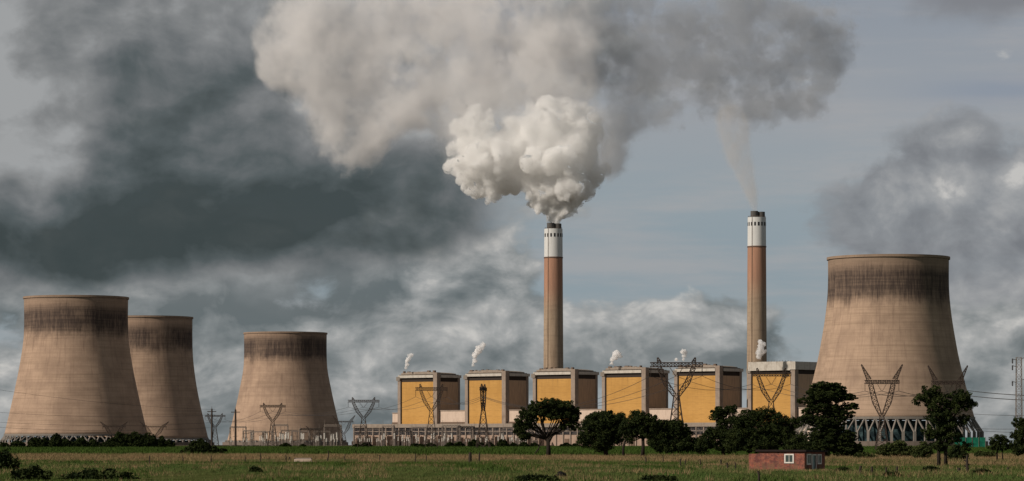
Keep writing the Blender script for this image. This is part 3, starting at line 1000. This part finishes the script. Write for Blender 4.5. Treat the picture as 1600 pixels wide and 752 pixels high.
plant('tree', 'small round tree on thin stems near the right edge, below the lattice mast', 'tree', 1562, 724, D_of(722),
      [(-2, 34, 14, 9), (-12, 26, 9, 8), (10, 28, 10, 8), (0, 24, 14, 7)], [[(-4, 0, 1.4), (-4, 14, 1.2), (-2, 26, 0.8)], [(5, 0, 1.2), (4, 14, 1), (6, 26, 0.7)]], density=1.7)
plant('tree', 'dark leafy tree cut off by the right edge of the view', 'tree', 1604, 722, D_of(720),
      [(-6, 60, 18, 9), (4, 50, 22, 12), (-10, 40, 16, 10), (0, 26, 22, 14), (-12, 16, 14, 9)], [[(0, 0, 3), (0, 24, 2.4), (0, 44, 1.6)]], density=1.8)

# bushes: base column, base row, half width, height in px, label
def bush(px, py, hw, h, lab, group=None, D=None, density=1.8, mat=None, name='bush'):
    D = D or D_of(py)
    n = max(3, int(hw / h * 3) + 2)
    lob = []
    for i in range(n):
        a = (i + 0.5) / n * 2 - 1
        hh = h * (1 - 0.55 * a * a) * random.uniform(0.75, 1.05)
        lob.append((a * hw * 0.8, hh * 0.5, hw / n * 1.35 + 1, hh * 0.52))
    return plant(name, lab, 'bush', px, py, D, lob, (), group, density, mat=mat)


bush(318, 712, 42, 17, 'wide low dark bush spreading in the field below the second tower', D=D_of(711))
bush(311, 703, 19, 24, 'round dark bush behind the wide low bush, before the second tower', D=1250)
bush(1400, 716, 32, 30, 'leafy green bush in front of the big tower legs', mat=m_leaf2, D=D_of(714))
bush(1442, 722, 16, 30, 'pale leafy shrub at the left foot of the tall forked tree', mat=m_leaf2, D=D_of(719))
bush(1352, 722, 20, 12, 'low shrub right of the red brick house, below the layered tree', mat=m_leaf2, D=D_of(718))
bush(1325, 715, 24, 34, 'dark bush against the right side of the layered tree', D=D_of(714))
bush(1495, 722, 16, 26, 'dark bush at the right foot of the tall forked tree', D=D_of(721))
bush(1540, 716, 22, 14, 'rough shrub below the green fence', mat=m_leaf2, D=D_of(716))
bush(1250, 716, 26, 40, 'dark bush crowding behind the right end of the brick house', D=D_of(714))
bush(1090, 708, 14, 26, 'small dark bush in the gap between two tree clumps', D=D_of(708))
ORD = 'first second third fourth fifth sixth seventh eighth ninth tenth eleventh twelfth thirteenth fourteenth fifteenth sixteenth'.split()
for i, (px, hw, h) in enumerate([(6, 12, 12), (26, 12, 14), (50, 13, 18), (66, 10, 20), (88, 14, 16), (108, 12, 18), (128, 12, 17), (148, 13, 18), (168, 10, 15), (186, 11, 20), (208, 16, 26), (228, 12, 19), (250, 10, 16), (268, 8, 14)]):
    bush(px + random.uniform(-4, 4), 699, hw * random.uniform(0.8, 1.3), (h + 4) * random.uniform(0.62, 1.2), ORD[i] + ' dark shrub from the left in the row before the two left towers', 'shrubs before the left towers', D=1900)
for i, (px, hw, h) in enumerate([(446, 8, 9), (473, 5, 6), (558, 7, 7), (572, 9, 9), (652, 10, 8), (672, 10, 8), (702, 7, 9), (717, 8, 12), (743, 12, 15), (765, 7, 9), (786, 9, 13), (803, 6, 8), (818, 8, 9), (835, 6, 9), (884, 10, 8), (898, 8, 7)]):
    bush(px, 699, hw, h, ORD[i - 2] + ' small dark shrub from the left along the foot of the turbine hall' if px > 550 else ('larger', 'smaller')[i] + ' dark shrub at the foot of the farthest tower', 'shrubs below the turbine hall' if px > 550 else 'shrubs below the farthest tower', D=2050)

# foreground scrub
plant('reed_clump', 'tall dark spiky plant cut off at the left edge of the field', 'plant', 8, 733, 460, [(-8, 13, 8, 12), (4, 14, 7, 11), (13, 9, 5, 8)], (), None, 2.2, k=0.5, leaf=0.3, flat=1.6)
plant('bush', 'spiky dark bush at the bottom left corner', 'bush', 46, 753, 335, [(-14, 4, 14, 10), (4, 8, 16, 11), (22, 3, 14, 8)], (), None, 2.4, k=0.5, leaf=0.26)
plant('bush', 'low mound of dark scrub along the bottom edge, right of the spiky bush', 'bush', 150, 753, 340, [(-36, 1, 22, 6), (-6, 3, 26, 9), (28, 3, 24, 9), (54, 0, 16, 6)], (), None, 2.2, k=0.6, leaf=0.26)
for px, py, hw, h, lab in ((400, 738, 6, 7, 'small black bush alone in the left foreground grass'), (1317, 739, 9, 7, 'low dark tuft right of the brick house'), (1393, 746, 9, 7, 'low dark bush at the foot of a fence post, right foreground'), (1455, 738, 14, 6, 'low green tuft below the tall forked tree'), (1535, 742, 14, 7, 'low green tuft right of the thick dark post'), (840, 752, 34, 5, 'dark patch of low scrub at the bottom edge, centre'), (1030, 752, 28, 3, 'thin strip of dark scrub at the bottom edge, right of centre')):
    bush(px, py, hw, h, lab, name='scrub', density=2.6)

# ------------------------------------------------------------------ grasses
def blades(n, D0, D1, h0, h1, w, lean=0.35, margin=1.12, patch=None):
    d = np.sqrt(rng.uniform(D0 ** 2, D1 ** 2, n))
    x = rng.uniform(-0.162, 0.162, n) * margin * d
    if patch is not None:
        keep = patch(x, d)
        x, d = x[keep], d[keep]
    n = len(x)
    m = 4
    x = np.repeat(x, m) + rng.normal(0, 0.16, n * m); d = np.repeat(d, m) + rng.normal(0, 0.16, n * m)
    hs = np.repeat(rng.uniform(0.5, 1.0, n), m)
    n *= m
    h = rng.uniform(h0, h1, n) * hs
    a = rng.uniform(0, 2 * np.pi, n)
    wx, wy = np.cos(a) * w / 2, np.sin(a) * w / 2
    lx, ly = rng.normal(0, lean, n) * h, rng.normal(0, lean, n) * h
    z = np.where((d > 250) & (d < 1200), 0.25 * np.sin(x * 0.021 + d * 0.008) * np.sin(d * 0.013), 0.0) - 0.06
    v = np.empty((n, 3, 3))
    v[:, 0] = np.stack([x - wx, d - wy, z], 1)
    v[:, 1] = np.stack([x + wx, d + wy, z], 1)
    v[:, 2] = np.stack([x + lx, d + ly, z + h], 1)
    return v.reshape(-1, 3), np.arange(n * 3).reshape(-1, 3)


def fn(x, y):
    return (np.sin(x * 0.11 + 1.3 * np.sin(y * 0.021)) + np.sin(y * 0.037 + x * 0.05) + np.sin(x * 0.31 + y * 0.011 + 2)) / 3


def grass_mat(name, a, b, c):
    def f():
        x, y, z = sep(geo_pos())
        n1 = noise(vec(x * 0.08, y * 0.02, 0.0), 1.0, 5, 0.65)
        n2 = noise(vec(x * 1.1, y * 0.5, 5.0), 1.0, 3, 0.6)
        return mixc(sstep(n2, 0.35, 0.68), mixc(sstep(n1, 0.38, 0.62), a, b), c)
    return material(name, f, 0.85, spec=0.08)


m_g1 = grass_mat('olive_grass', rgb(0.048, 0.090, 0.020), rgb(0.135, 0.130, 0.048), rgb(0.078, 0.112, 0.030))
m_g2 = grass_mat('dry_grass', rgb(0.33, 0.205, 0.115), rgb(0.19, 0.15, 0.07), rgb(0.13, 0.11, 0.048))
m_g3 = grass_mat('green_crop', rgb(0.034, 0.062, 0.010), rgb(0.056, 0.090, 0.016), rgb(0.042, 0.074, 0.013))
v, f = blades(70000, 312, 700, 0.18, 0.50, 0.07)
tag(np_mesh('grass', v, f, m_g1), 'rough olive grass covering the near field', 'grass', kind='stuff')
v, f = blades(80000, 520, 940, 0.45, 1.05, 0.08, patch=lambda x, y: ((y > 660 + 90 * fn(x, y * 0.6)) | (x > 0.06 * y) & (y > 520 + 60 * fn(x, y))) & (fn(x * 1.9 + 5, y * 1.3) < 0.35))
tag(np_mesh('dry_grass', v, f, m_g2), 'tall dry tan grass in a strip across the field', 'grass', kind='stuff')
v, f = blades(60000, 850, 2300, 0.7, 1.7, 0.30, margin=1.05, patch=lambda x, y: y > 905 + 55 * fn(x * 0.7, y * 0.3))
tag(np_mesh('crop', v, f, m_g3), 'low green crop filling the far strip of the field', 'crop', kind='stuff')
v, f = blades(16000, 555, 650, 0.35, 0.9, 0.09, patch=lambda x, y: np.abs(y - 600 - 25 * fn(x * 0.3, y)) < 22 + 18 * fn(x * 1.3, y))
tag(np_mesh('weeds', v, f, m_g3), 'dark green weeds along the fence line across the field', 'weeds', kind='stuff')
v, f = blades(16000, 315, 560, 0.35, 0.85, 0.10, patch=lambda x, y: fn(x * 0.8 + 9, y * 0.7) > 0.3)
tag(np_mesh('weeds', v, f, m_g3), 'patches of darker green weeds in the near field', 'weeds', kind='stuff')
v, f = blades(13000, 318, 640, 0.45, 0.95, 0.07, patch=lambda x, y: fn(x * 1.7, y * 2.1) > 0.15)
tag(np_mesh('tall_grass', v, f, m_g2), 'scattered taller dry stalks in the near field', 'grass', kind='stuff')

# ------------------------------------------------------------------ fence posts and field bits
m_post = material('weathered_post', dirty(rgb(0.045, 0.036, 0.028), 0.5, 1.5), 0.9)
posts = [(234, 727, 15, .11), (286, 723, 11, .10), (330, 722, 10, .10), (383, 722, 11, .10), (407, 721, 13, .10), (447, 722, 11, .10), (452, 720, 6, .16), (539, 721, 11, .1), (593, 720, 9, .1), (649, 721, 12, .1), (666, 720, 9, .1),
         (734.5, 721, 14, .34), (749, 721, 14, .16), (1009, 723, 9, .12), (1036, 722, 9, .1), (1063, 727, 10, .13), (1071, 726, 8, .10), (1094, 726, 9, .1), (1127, 726, 8, .16), (1136.5, 734, 11, .14), (1149, 734, 12, .1), (1185.5, 753, 17, .12),
         (1344.5, 742, 14, .17), (1363, 742, 13, .15), (1384, 742, 12, .13), (1401, 740, 11, .16), (1452, 736, 7, .16), (1498, 738, 7, .22), (1530, 737, 5, .14), (1575, 737, 7, .12)]
cnt = {}
for px, py, h, r in posts:
    D = D_of(py); q = D / FPX
    lab, grp = ('thin dark fence post in the dry grass of the left field', 'fence posts across the left field') if px < 700 else ('dark fence post in the grass right of the tree clump', 'fence posts before the tree clump') if 1000 < px < 1160 else ('dark fence post in the grass right of the brick house', 'fence posts right of the brick house')
    if px == 734.5: lab, grp = 'thickest dark post standing in the middle of the field', None
    if px == 749: lab, grp = 'thin dark post just right of the thickest post, middle of the field', None
    if px == 1185.5: lab, grp = 'dark post in the near grass before the brick house corner', None
    if grp:
        cnt[grp] = cnt.get(grp, 0) + 1
        lab = ORD[cnt[grp] - 1] + ' ' + lab.replace('fence post', 'fence post from the left')
    tag(MB().tube([(0, 0, -0.3), (random.uniform(-.05, .05), 0, h * q * 0.6), (random.uniform(-.1, .1), 0, h * q)], [r, r * 0.95, r * 0.85], 8).build('fence_post', m_post), lab, 'fence post', grp).location = (X(px, D), D, 0)
D = D_of(720)
o = MB().tube([(0, 0, -0.3), (0.35, 0, 1.2), (0.2, 0, 2.1)], [0.14, 0.12, 0.1], 8).build('fence_post', m_post)
o.location = (X(511, D), D, 0)
tag(o, 'leaning dark fence post, right of the pale slab in the field', 'fence post')
# thick stump-like pole near the right
D = D_of(741); q = D / FPX
t = thing('dead_trunk', 'thick dark dead trunk standing in the dry grass at right, with short stubs', 'dead trunk', (X(1511, D), D, 0))
MB().tube([(0, 0, -0.3), (0.05, 0, 8 * q), (0, 0, 20 * q), (0, 0, 30 * q)], [2.6 * q, 2.3 * q, 2.0 * q, 1.3 * q], 10).build('trunk', m_post, t)
for a, z in ((-1, 20), (1, 14), (-1, 12)):
    MB().tube([(0, 0, z * q), (a * 5 * q, 0, (z + 1.5) * q)], [1.3 * q, 0.8 * q], 8).build('stub', m_post, t)
# slab
D = D_of(721.5); q = D / FPX
t = thing('concrete_trough', 'low pale concrete trough lying in the dry grass, left of centre', 'trough', (X(474, D), D, 0))
MB().box(-14 * q, 13 * q, -0.8, -0.6, 0, 0.55).build('wall', m_pink, t)
MB().box(-14 * q, 13 * q, 0.6, 0.8, 0, 0.75).build('wall', m_conc, t)
MB().box(-14 * q, -13 * q, -0.58, 0.58, 0, 0.7).build('end_wall', m_dark, t)
MB().box(12 * q, 13 * q, -0.58, 0.58, 0, 0.7).build('end_wall', m_dark, t)
MB().box(-13 * q, 12 * q, -0.58, 0.58, 0.15, 0.5).build('water_surface', m_dark, t)
# boulder
D = D_of(745)
bv = []
import bmesh
bm = bmesh.new(); bmesh.ops.create_icosphere(bm, subdivisions=3, radius=0.6)
for q_ in bm.verts:
    c = q_.co
    q_.co = Vector((c.x * 1.1, c.y * 0.8, c.z * 0.75)) * (1 + 0.18 * math.sin(c.x * 7 + c.z * 5) + 0.12 * math.sin(c.y * 9 + c.x * 4))
me = bpy.data.meshes.new('boulder'); bm.to_mesh(me); bm.free()
me.materials.append(material('dark_stone', dirty(rgb(0.012, 0.011, 0.011), 0.4, 2.0), 0.9))
o = bpy.data.objects.new('boulder', me); COL.objects.link(o); o.location = (X(877, D), D, 0.12)
tag(o, 'dark boulder in the foreground grass, just right of centre', 'boulder')

# green screen fence at the foot of the big tower
D = 1900
t = thing('screen_fence', 'bright green mesh screen fence at the right foot of the big cooling tower', 'fence', (X(1488, D), D, 0))
m_green = material('green_netting', lambda: mixc(sstep(noise(obj_coord(), 0.5, 4), 0.35, 0.65), rgb(0.015, 0.16, 0.095), rgb(0.01, 0.10, 0.065)), 0.8)
MB().box(0, X(1540, D) - X(1488, D), 0, 0.12, 0.2, 6.4).build('screen', m_green, t)
for i in range(6):
    MB().box(i * 3.9, i * 3.9 + 0.2, -0.25, -0.03, 0, 6.7).build('post', m_galv, t)

# ------------------------------------------------------------------ brick house
D = 425.0; q = D / FPX
HA = R(27)
t = thing('brick_house', 'small flat-roofed red brick house with white-framed windows, in the right of the field', 'house', (X(1257, D), D, 0), -HA)


def brick():
    p = obj_coord(); x, y, z = sep(p)
    b = node('ShaderNodeTexBrick')
    put(b.inputs['Vector'], vec(x + y, z, 0.0))
    b.inputs['Color1'].default_value = rgb(0.36, 0.105, 0.06); b.inputs['Color2'].default_value = rgb(0.21, 0.065, 0.045)
    b.inputs['Mortar'].default_value = rgb(0.22, 0.16, 0.13)
    b.inputs['Scale'].default_value = 1.0
    b.inputs['Brick Width'].default_value = 0.46; b.inputs['Row Height'].default_value = 0.17; b.inputs['Mortar Size'].default_value = 0.016
    n = noise(p, 1.3, 5, 0.65); n3 = noise(p, 5.0, 3, 0.6)
    c = mixc(sstep(n, 0.42, 0.66) * 0.7, S(b.outputs[0]), rgb(0.075, 0.034, 0.036))
    c = mixc(sstep(n3, 0.5, 0.62) * 0.55, c, rgb(0.06, 0.030, 0.032))
    return mixc(sstep(noise(vec(x * 2.0, y * 2.0, z * 0.7), 1.0, 4, 0.6) - z * 0.16, 0.30, 0.5) * 0.6, c, rgb(0.15, 0.10, 0.06))


m_brick = material('red_brick', brick, 0.95, spec=0.1)
m_frame = material('white_window_frame', dirty(rgb(0.70, 0.66, 0.60), 0.4, 2.0), 0.7)
m_pane = material('house_glass', rgb(0.05, 0.07, 0.065), 0.15, spec=0.5)
m_door = material('pale_green_door', dirty(rgb(0.25, 0.33, 0.31), 0.4, 2.0), 0.6)
m_hroof = material('dark_tin_roof', dirty(rgb(0.022, 0.015, 0.014), 0.4, 1.0), 0.7)
W_, DEP, HH = 6.6, 7.4, 2.6
# local frame: corner between front and side at the origin, front towards -x, side towards +y
wl = MB().box(-W_, 0, 0, DEP, 0, HH)
wl.build('wall', m_brick, t)
r = MB()
r.quadset([(-W_ - .3, -.35, HH + .05), (.35, -.35, HH + .05), (.35, DEP + .4, HH - 0.0), (-W_ - .3, DEP + .4, HH - 0.0), (-W_ - .3, -.35, HH + .3), (.35, -.35, HH + .3), (.35, DEP + .4, HH + .16), (-W_ - .3, DEP + .4, HH + .16)],
          [(3, 2, 1, 0), (4, 5, 6, 7), (0, 1, 5, 4), (1, 2, 6, 5), (2, 3, 7, 6), (3, 0, 4, 7)])
r.build('roof', m_hroof, t)
MB().box(-W_ - 1.9, -W_ - 0.05, 1.2, 4.6, 0, 2.35).build('lean_to', m_brick, t)


def hwin(side, a0, a1, z0, z1, name='window', pane=True):
    """side 0: front face (x runs left to right), 1: right face (runs back)"""
    mb = MB()
    fr = 0.17
    def bx(a, b, c, d, o0, o1, m):
        if side == 0: m.box(a, b, -o1, -o0, c, d)
        else: m.box(o0, o1, a, b, c, d)
    bx(a0, a1, z0, z0 + fr, 0.004, 0.09, mb); bx(a0, a1, z1 - fr, z1, 0.004, 0.09, mb)
    bx(a0, a0 + fr, z0 + fr, z1 - fr, 0.004, 0.09, mb); bx(a1 - fr, a1, z0 + fr, z1 - fr, 0.004, 0.09, mb)
    if pane:
        mid = (a0 + a1) / 2
        bx(mid - .03, mid + .03, z0 + fr, z1 - fr, 0.03, 0.07, mb)
    w = mb.build(name, m_frame, t)
    pm = MB(); bx(a0 + fr, a1 - fr, z0 + fr, z1 - fr, 0.006, 0.028, pm)
    pm.build('pane' if pane else 'leaf', m_pane if pane else m_dark, w)
    return w


v, f = blades(9000, 412, 426, 0.12, 0.42, 0.07, patch=lambda x, y: (x > X(1170, 425)) & (x < X(1296, 425)))
tag(np_mesh('weeds', v, f, m_g2), 'dry weeds growing along the foot of the brick house', 'weeds', kind='stuff')
hwin(0, -2.85, -1.5, 1.1, 2.35)
hwin(1, 0.7, 2.3, 0.9, 2.35)
hwin(1, 4.6, 6.0, 0.95, 2.3)
hwin(1, 2.6, 4.1, 0.05, 2.3, 'door', False)
MB().box(0.02, 0.11, 2.8, 3.35, 0.08, 2.1).build('door_leaf', m_door, t)

# ------------------------------------------------------------------ smoke and steam
def ico(sub):
    bm = bmesh.new(); bmesh.ops.create_icosphere(bm, subdivisions=sub, radius=1.0)
    v = np.array([q.co[:] for q in bm.verts]); f = np.array([[a.index for a in q.verts] for q in bm.faces]); bm.free()
    return v, f


ICO = ico(2)
ICO1 = ico(1)


def volume_mat(name, colour, density, n_scale, lo, hi, detail=3, aniso=0.0, skin=0.0, n_lo=0.4, n_hi=0.62, mouth=None):
    m = bpy.data.materials.new(name); m.use_nodes = True
    S.tree = m.node_tree; S.tree.nodes.clear()
    o = node('ShaderNodeOutputMaterial')
    pv = node('ShaderNodeVolumePrincipled')
    pv.inputs['Color'].default_value = colour
    pv.inputs['Anisotropy'].default_value = aniso
    if hi > lo:
        n = noise(geo_pos(), n_scale, detail, 0.55)
        dn = sstep(n, n_lo, n_hi, lo * density, hi * density)
        if mouth is not None:                     # smoke is thickest where it leaves the flue
            dn = dn + M('EXPONENT', (sep(geo_pos())[2] - mouth) * -0.04) * (density * 4.0)
        put(pv.inputs['Density'], dn)
    else:
        pv.inputs['Density'].default_value = density * lo
    S.tree.links.new(pv.outputs[0], o.inputs['Volume'])
    if skin:
        tr = node('ShaderNodeBsdfTransparent'); df = node('ShaderNodeBsdfDiffuse'); df.inputs[0].default_value = colour
        mx = node('ShaderNodeMixShader'); mx.inputs[0].default_value = skin
        S.tree.links.new(tr.outputs[0], mx.inputs[1]); S.tree.links.new(df.outputs[0], mx.inputs[2])
        S.tree.links.new(mx.outputs[0], o.inputs['Surface'])
    return m


def puffs(lobes, D, levels=((14, 0.42), (7, 0.45)), depth=1.0, seed=1):
    """hierarchy of balls: (x, y, z, r) in metres"""
    rg = np.random.default_rng(seed)
    q = D / FPX
    cur = []
    for i, l in enumerate(lobes):
        px, py, r = l[:3]
        dy = l[3] if len(l) > 3 else rg.uniform(-0.5, 0.5) * r
        cur.append((X(px, D), D + dy * q * depth, CAMZ + (HY - py) * q, r * q))
    out = list(cur)
    for n, f in levels:
        nxt = []
        for (x, y, z, r) in cur:
            d = rg.normal(size=(n, 3)); d /= np.linalg.norm(d, axis=1)[:, None]
            for k in range(n):
                rr = r * f * rg.uniform(0.6, 1.25)
                p = np.array([x, y, z]) + d[k] * (r * rg.uniform(0.8, 1.02))
                nxt.append((p[0], p[1], p[2], rr))
        out += nxt; cur = nxt
    return np.array(out)


def hull(name, balls, voxel, mat, parent=None, disp=(), base=None):
    v, f = ICO if len(balls) < 4000 else ICO1
    n = len(balls)
    vs = (v[None] * balls[:, None, 3:4] + balls[:, None, :3]).reshape(-1, 3)
    fs = (f[None] + (np.arange(n) * len(v))[:, None, None]).reshape(-1, 3)
    if base is not None: vs = vs - np.array(base)
    o = np_mesh(name, vs, fs, mat)
    md = o.modifiers.new('remesh', 'REMESH'); md.mode = 'VOXEL'; md.voxel_size = voxel; md.use_smooth_shade = True
    for size, strength, depth in disp:
        tx = bpy.data.textures.new('clouds', 'CLOUDS'); tx.noise_scale = size; tx.noise_depth = depth; tx.noise_basis = 'ORIGINAL_PERLIN'
        dm = o.modifiers.new('displace', 'DISPLACE'); dm.texture = tx; dm.strength = strength; dm.mid_level = 0.5; dm.texture_coords = 'LOCAL'
    dg = bpy.context.evaluated_depsgraph_get()
    me = bpy.data.meshes.new_from_object(o.evaluated_get(dg))
    old = o.data
    o.modifiers.clear(); o.data = me
    me.materials.clear(); me.materials.append(mat)
    bpy.data.meshes.remove(old)
    o.data.name = name
    if base is not None: o.location = base
    if parent: o.parent = parent
    return o


off = 85.0
q = row_pt(row_s(864.7, off), off); DC1 = q.y
core = [(865, 347, 8, 0), (861, 338, 11, 0), (872, 336, 10, 0), (866, 326, 17, 0), (850, 322, 15, 0), (886, 322, 18, 0), (840, 314, 15, 0), (898, 314, 18, 0), (870, 308, 26, 0), (845, 304, 20, 0), (903, 304, 20, 0), (880, 288, 40, 0), (884, 266, 48, 0), (890, 240, 54, 0), (838, 288, 22, 0),
        (742, 285, 24, 20), (728, 258, 24, 20), (738, 220, 32, 20), (754, 250, 42, 10), (772, 278, 30, 0), (737, 300, 11, 0), (797, 240, 50, 10), (722, 232, 18, 0), (736, 190, 22, 0), (720, 200, 14, 0), (806, 278, 26, 0), (758, 186, 14, 0),
        (850, 220, 52, 0), (900, 215, 42, 0), (840, 262, 44, 0), (838, 192, 26, 0), (890, 184, 22, 0), (916, 195, 20, 20), (850, 172, 14, 0), (806, 198, 22, 0), (848, 160, 7, 0), (815, 178, 8, 0), (928, 215, 18, 10), (905, 190, 12, 0)]
m_smoke = volume_mat('thick_white_smoke', (0.995, 0.992, 0.985, 1), 0.11, 0.06, 0.2, 1.5, 5, 0.0, 0.025, mouth=CAMZ + (HY - 349) * DC1 / FPX)
b0_ = at(865, 349, DC1)
o = hull('smoke_plume', puffs(core, DC1, ((12, 0.38), (9, 0.42), (5, 0.45)), 0.7, 5), 0.9, m_smoke, None, ((24.0, 12.0, 1), (7.0, 5.0, 3), (2.4, 2.6, 2)), b0_)
plume = o
tag(o, 'thick billowing white smoke plume pouring from the chimney before the third boiler house', 'smoke')

# the older smoke: it has drifted up and to both sides


def bank_mat(name, colour, lobes, D, density, scale, amp, lo, hi, stretch=(1, 1, 1), grow=1.15, seed=0.0, thick=70.0):
    """smoke whose density swells round each lobe (photo column, row, radius) and breaks up at the edges"""
    m = bpy.data.materials.new(name); m.use_nodes = True
    S.tree = m.node_tree; S.tree.nodes.clear()
    o = node('ShaderNodeOutputMaterial')
    pv = node('ShaderNodeVolumePrincipled'); pv.inputs['Color'].default_value = colour
    x, y, z = sep(geo_pos())
    q = D / FPX
    fld = None
    for (px, py, r) in lobes:
        rr = r * q * grow
        a = (x - X(px, D)) * (1 / rr); b = (z - (CAMZ + (HY - py) * q)) * (1 / rr)
        e = M('EXPONENT', (a * a + b * b) * -1.0)
        fld = e if fld is None else fld + e
    dd = (y - D) * (1 / (thick * q))
    fld = M('MINIMUM', fld, 1.0) - dd * dd
    n = noise(vec(x * stretch[0], y * stretch[1], z * stretch[2] + seed), scale, 7, 0.64)
    n2 = noise(vec(x, y, z + seed), scale * 3.6, 4, 0.6)
    f = fld + (n - 0.5) * amp + (n2 - 0.5) * amp * 0.42
    d = sstep(f, lo, hi) * density
    put(pv.inputs['Density'], d)
    S.tree.links.new(pv.outputs[0], o.inputs['Volume'])
    return m


DP = DC1 + 130
pale_l = [(455, 30, 40), (440, 95, 34), (490, 100, 48), (520, 40, 60), (545, 170, 48), (545, 230, 36), (590, 110, 60), (600, 190, 30), (640, 40, 70), (670, 130, 50), (720, 70, 70), (700, 190, 36), (780, 110, 60), (800, 30, 70), (860, 90, 56), (900, 150, 36), (880, 20, 60), (420, 112, 18), (410, 60, 18)]
m_pale = bank_mat('drifting_pale_smoke', (0.965, 0.955, 0.95, 1), pale_l, DP, 0.05, 0.022, 3.1, 0.42, 1.15, (1, 1, 0.85))
o = hull('smoke_bank', puffs([(a, b, c * 1.75, 0) for a, b, c in pale_l], DP, (), 0.4, 8), 4.0, m_pale, None, (), at(640, 60, DP))
tag(o, 'broad pale bank of drifting smoke, up and left of the bright white plume', 'smoke')
grey_l = [(930, 110, 50), (960, 200, 36), (955, 255, 26), (1000, 60, 56), (1020, 160, 40), (1070, 110, 56), (1100, 40, 50), (1140, 150, 40), (1190, 90, 46), (1200, 160, 30), (1250, 150, 44), (1290, 100, 36), (1310, 30, 40), (1230, 40, 36), (940, 20, 60), (1170, 0, 50)]
m_grey = bank_mat('shade_grey_drifting_smoke', (0.60, 0.625, 0.66, 1), grey_l, DP, 0.038, 0.024, 3.2, 0.55, 1.15, (1, 1, 1.1), 1.15, 90.0)  # shade on this side of the drift is put into a darker smoke colour
o = hull('smoke_bank', puffs([(a, b, c * 1.75, 0) for a, b, c in grey_l], DP, (), 0.4, 9), 4.0, m_grey, None, (), at(1130, 100, DP))
tag(o, 'ragged dark grey bank of drifting smoke trailing right of the white plume', 'smoke')

veil_l = [(735, 235, 46), (790, 225, 56), (860, 215, 62), (915, 220, 52), (885, 170, 42), (790, 172, 40), (722, 170, 34), (880, 270, 46), (690, 130, 36), (835, 140, 40)]
m_veil = bank_mat('thin_smoke_veil', (0.99, 0.985, 0.98, 1), veil_l, DC1, 0.011, 0.035, 2.4, 0.35, 1.3, (1, 1, 1), 1.15, 33.0, 90.0)
vl = hull('veil', puffs([(a, b, c * 1.7, 0) for a, b, c in veil_l], DC1, (), 0.4, 3), 3.0, m_veil, None, (), b0_)
vl.parent = plume; vl.location = (0, 0, 0)

# the faint plume of the second chimney
q = row_pt(row_s(1182.5, off), off); DC2 = q.y
thin = [(1180, 330, 6), (1178, 318, 9), (1174, 302, 12), (1168, 285, 15), (1162, 266, 18), (1156, 246, 21), (1150, 224, 24), (1146, 200, 26), (1142, 178, 26)]
m_thin = bank_mat('thin_brown_smoke', (0.86, 0.82, 0.78, 1), thin, DC2, 0.050, 0.05, 1.7, 0.35, 1.3, (1, 1, 0.6), 1.0, 7.0, 26.0)
o = hull('smoke_plume', puffs([(a, b, c * 1.5, 0) for a, b, c in thin], DC2, (), 0.4, 4), 2.0, m_thin, None, (), at(1181, 333, DC2))
tag(o, 'faint brownish wisp of smoke drifting up from the right chimney', 'smoke')

# steam puffs over the roofs
m_steam = volume_mat('white_steam', (0.996, 0.99, 0.985, 1), 0.55, 0.12, 0.25, 1.5, 3, 0.0, 0.04, 0.36, 0.6)
for lab, (px, py), D, lob in (
        ('small white steam puff rising from the leftmost boiler house roof', (636, 578), 3085, [(635, 575, 2.4), (636, 569, 3), (637, 563, 3.6), (640, 558, 3.4), (643, 555, 2.6)]),
        ('taller slanting white steam puff above the second boiler house', (740, 574), 3030, [(740, 571, 2.4), (741, 564, 3.4), (742, 556, 4.2), (746, 549, 5), (750, 543, 5), (755, 539, 3.4)]),
        ('white steam puff above the fourth boiler house, right of the smoking chimney', (957, 570), 2920, [(956, 568, 2.6), (957, 562, 3.6), (961, 556, 4.6), (966, 553, 4), (970, 558, 2.4), (963, 549, 2.6)]),
        ('small white steam puff behind the long crossarm pylon, over the fifth boiler house', (1068, 565), 2870, [(1068, 562, 2.4), (1069, 556, 3), (1067, 549, 3.4), (1070, 552, 3), (1056, 562, 2.4)]),
        ('white steam puff against the foot of the right chimney', (1187, 562), 2790, [(1186, 558, 4), (1186, 550, 5), (1189, 543, 5), (1192, 538, 4), (1188, 534, 3), (1194, 550, 3)])):
    o = hull('steam_puff', puffs(lob, D, ((10, 0.5), (6, 0.45)), 1.0, int(px)), 0.45, m_steam, None, ((3.5, 2.6, 2), (1.4, 1.2, 1)), at(px, py, D))
    tag(o, lab, 'steam', 'steam puffs above the boiler houses')
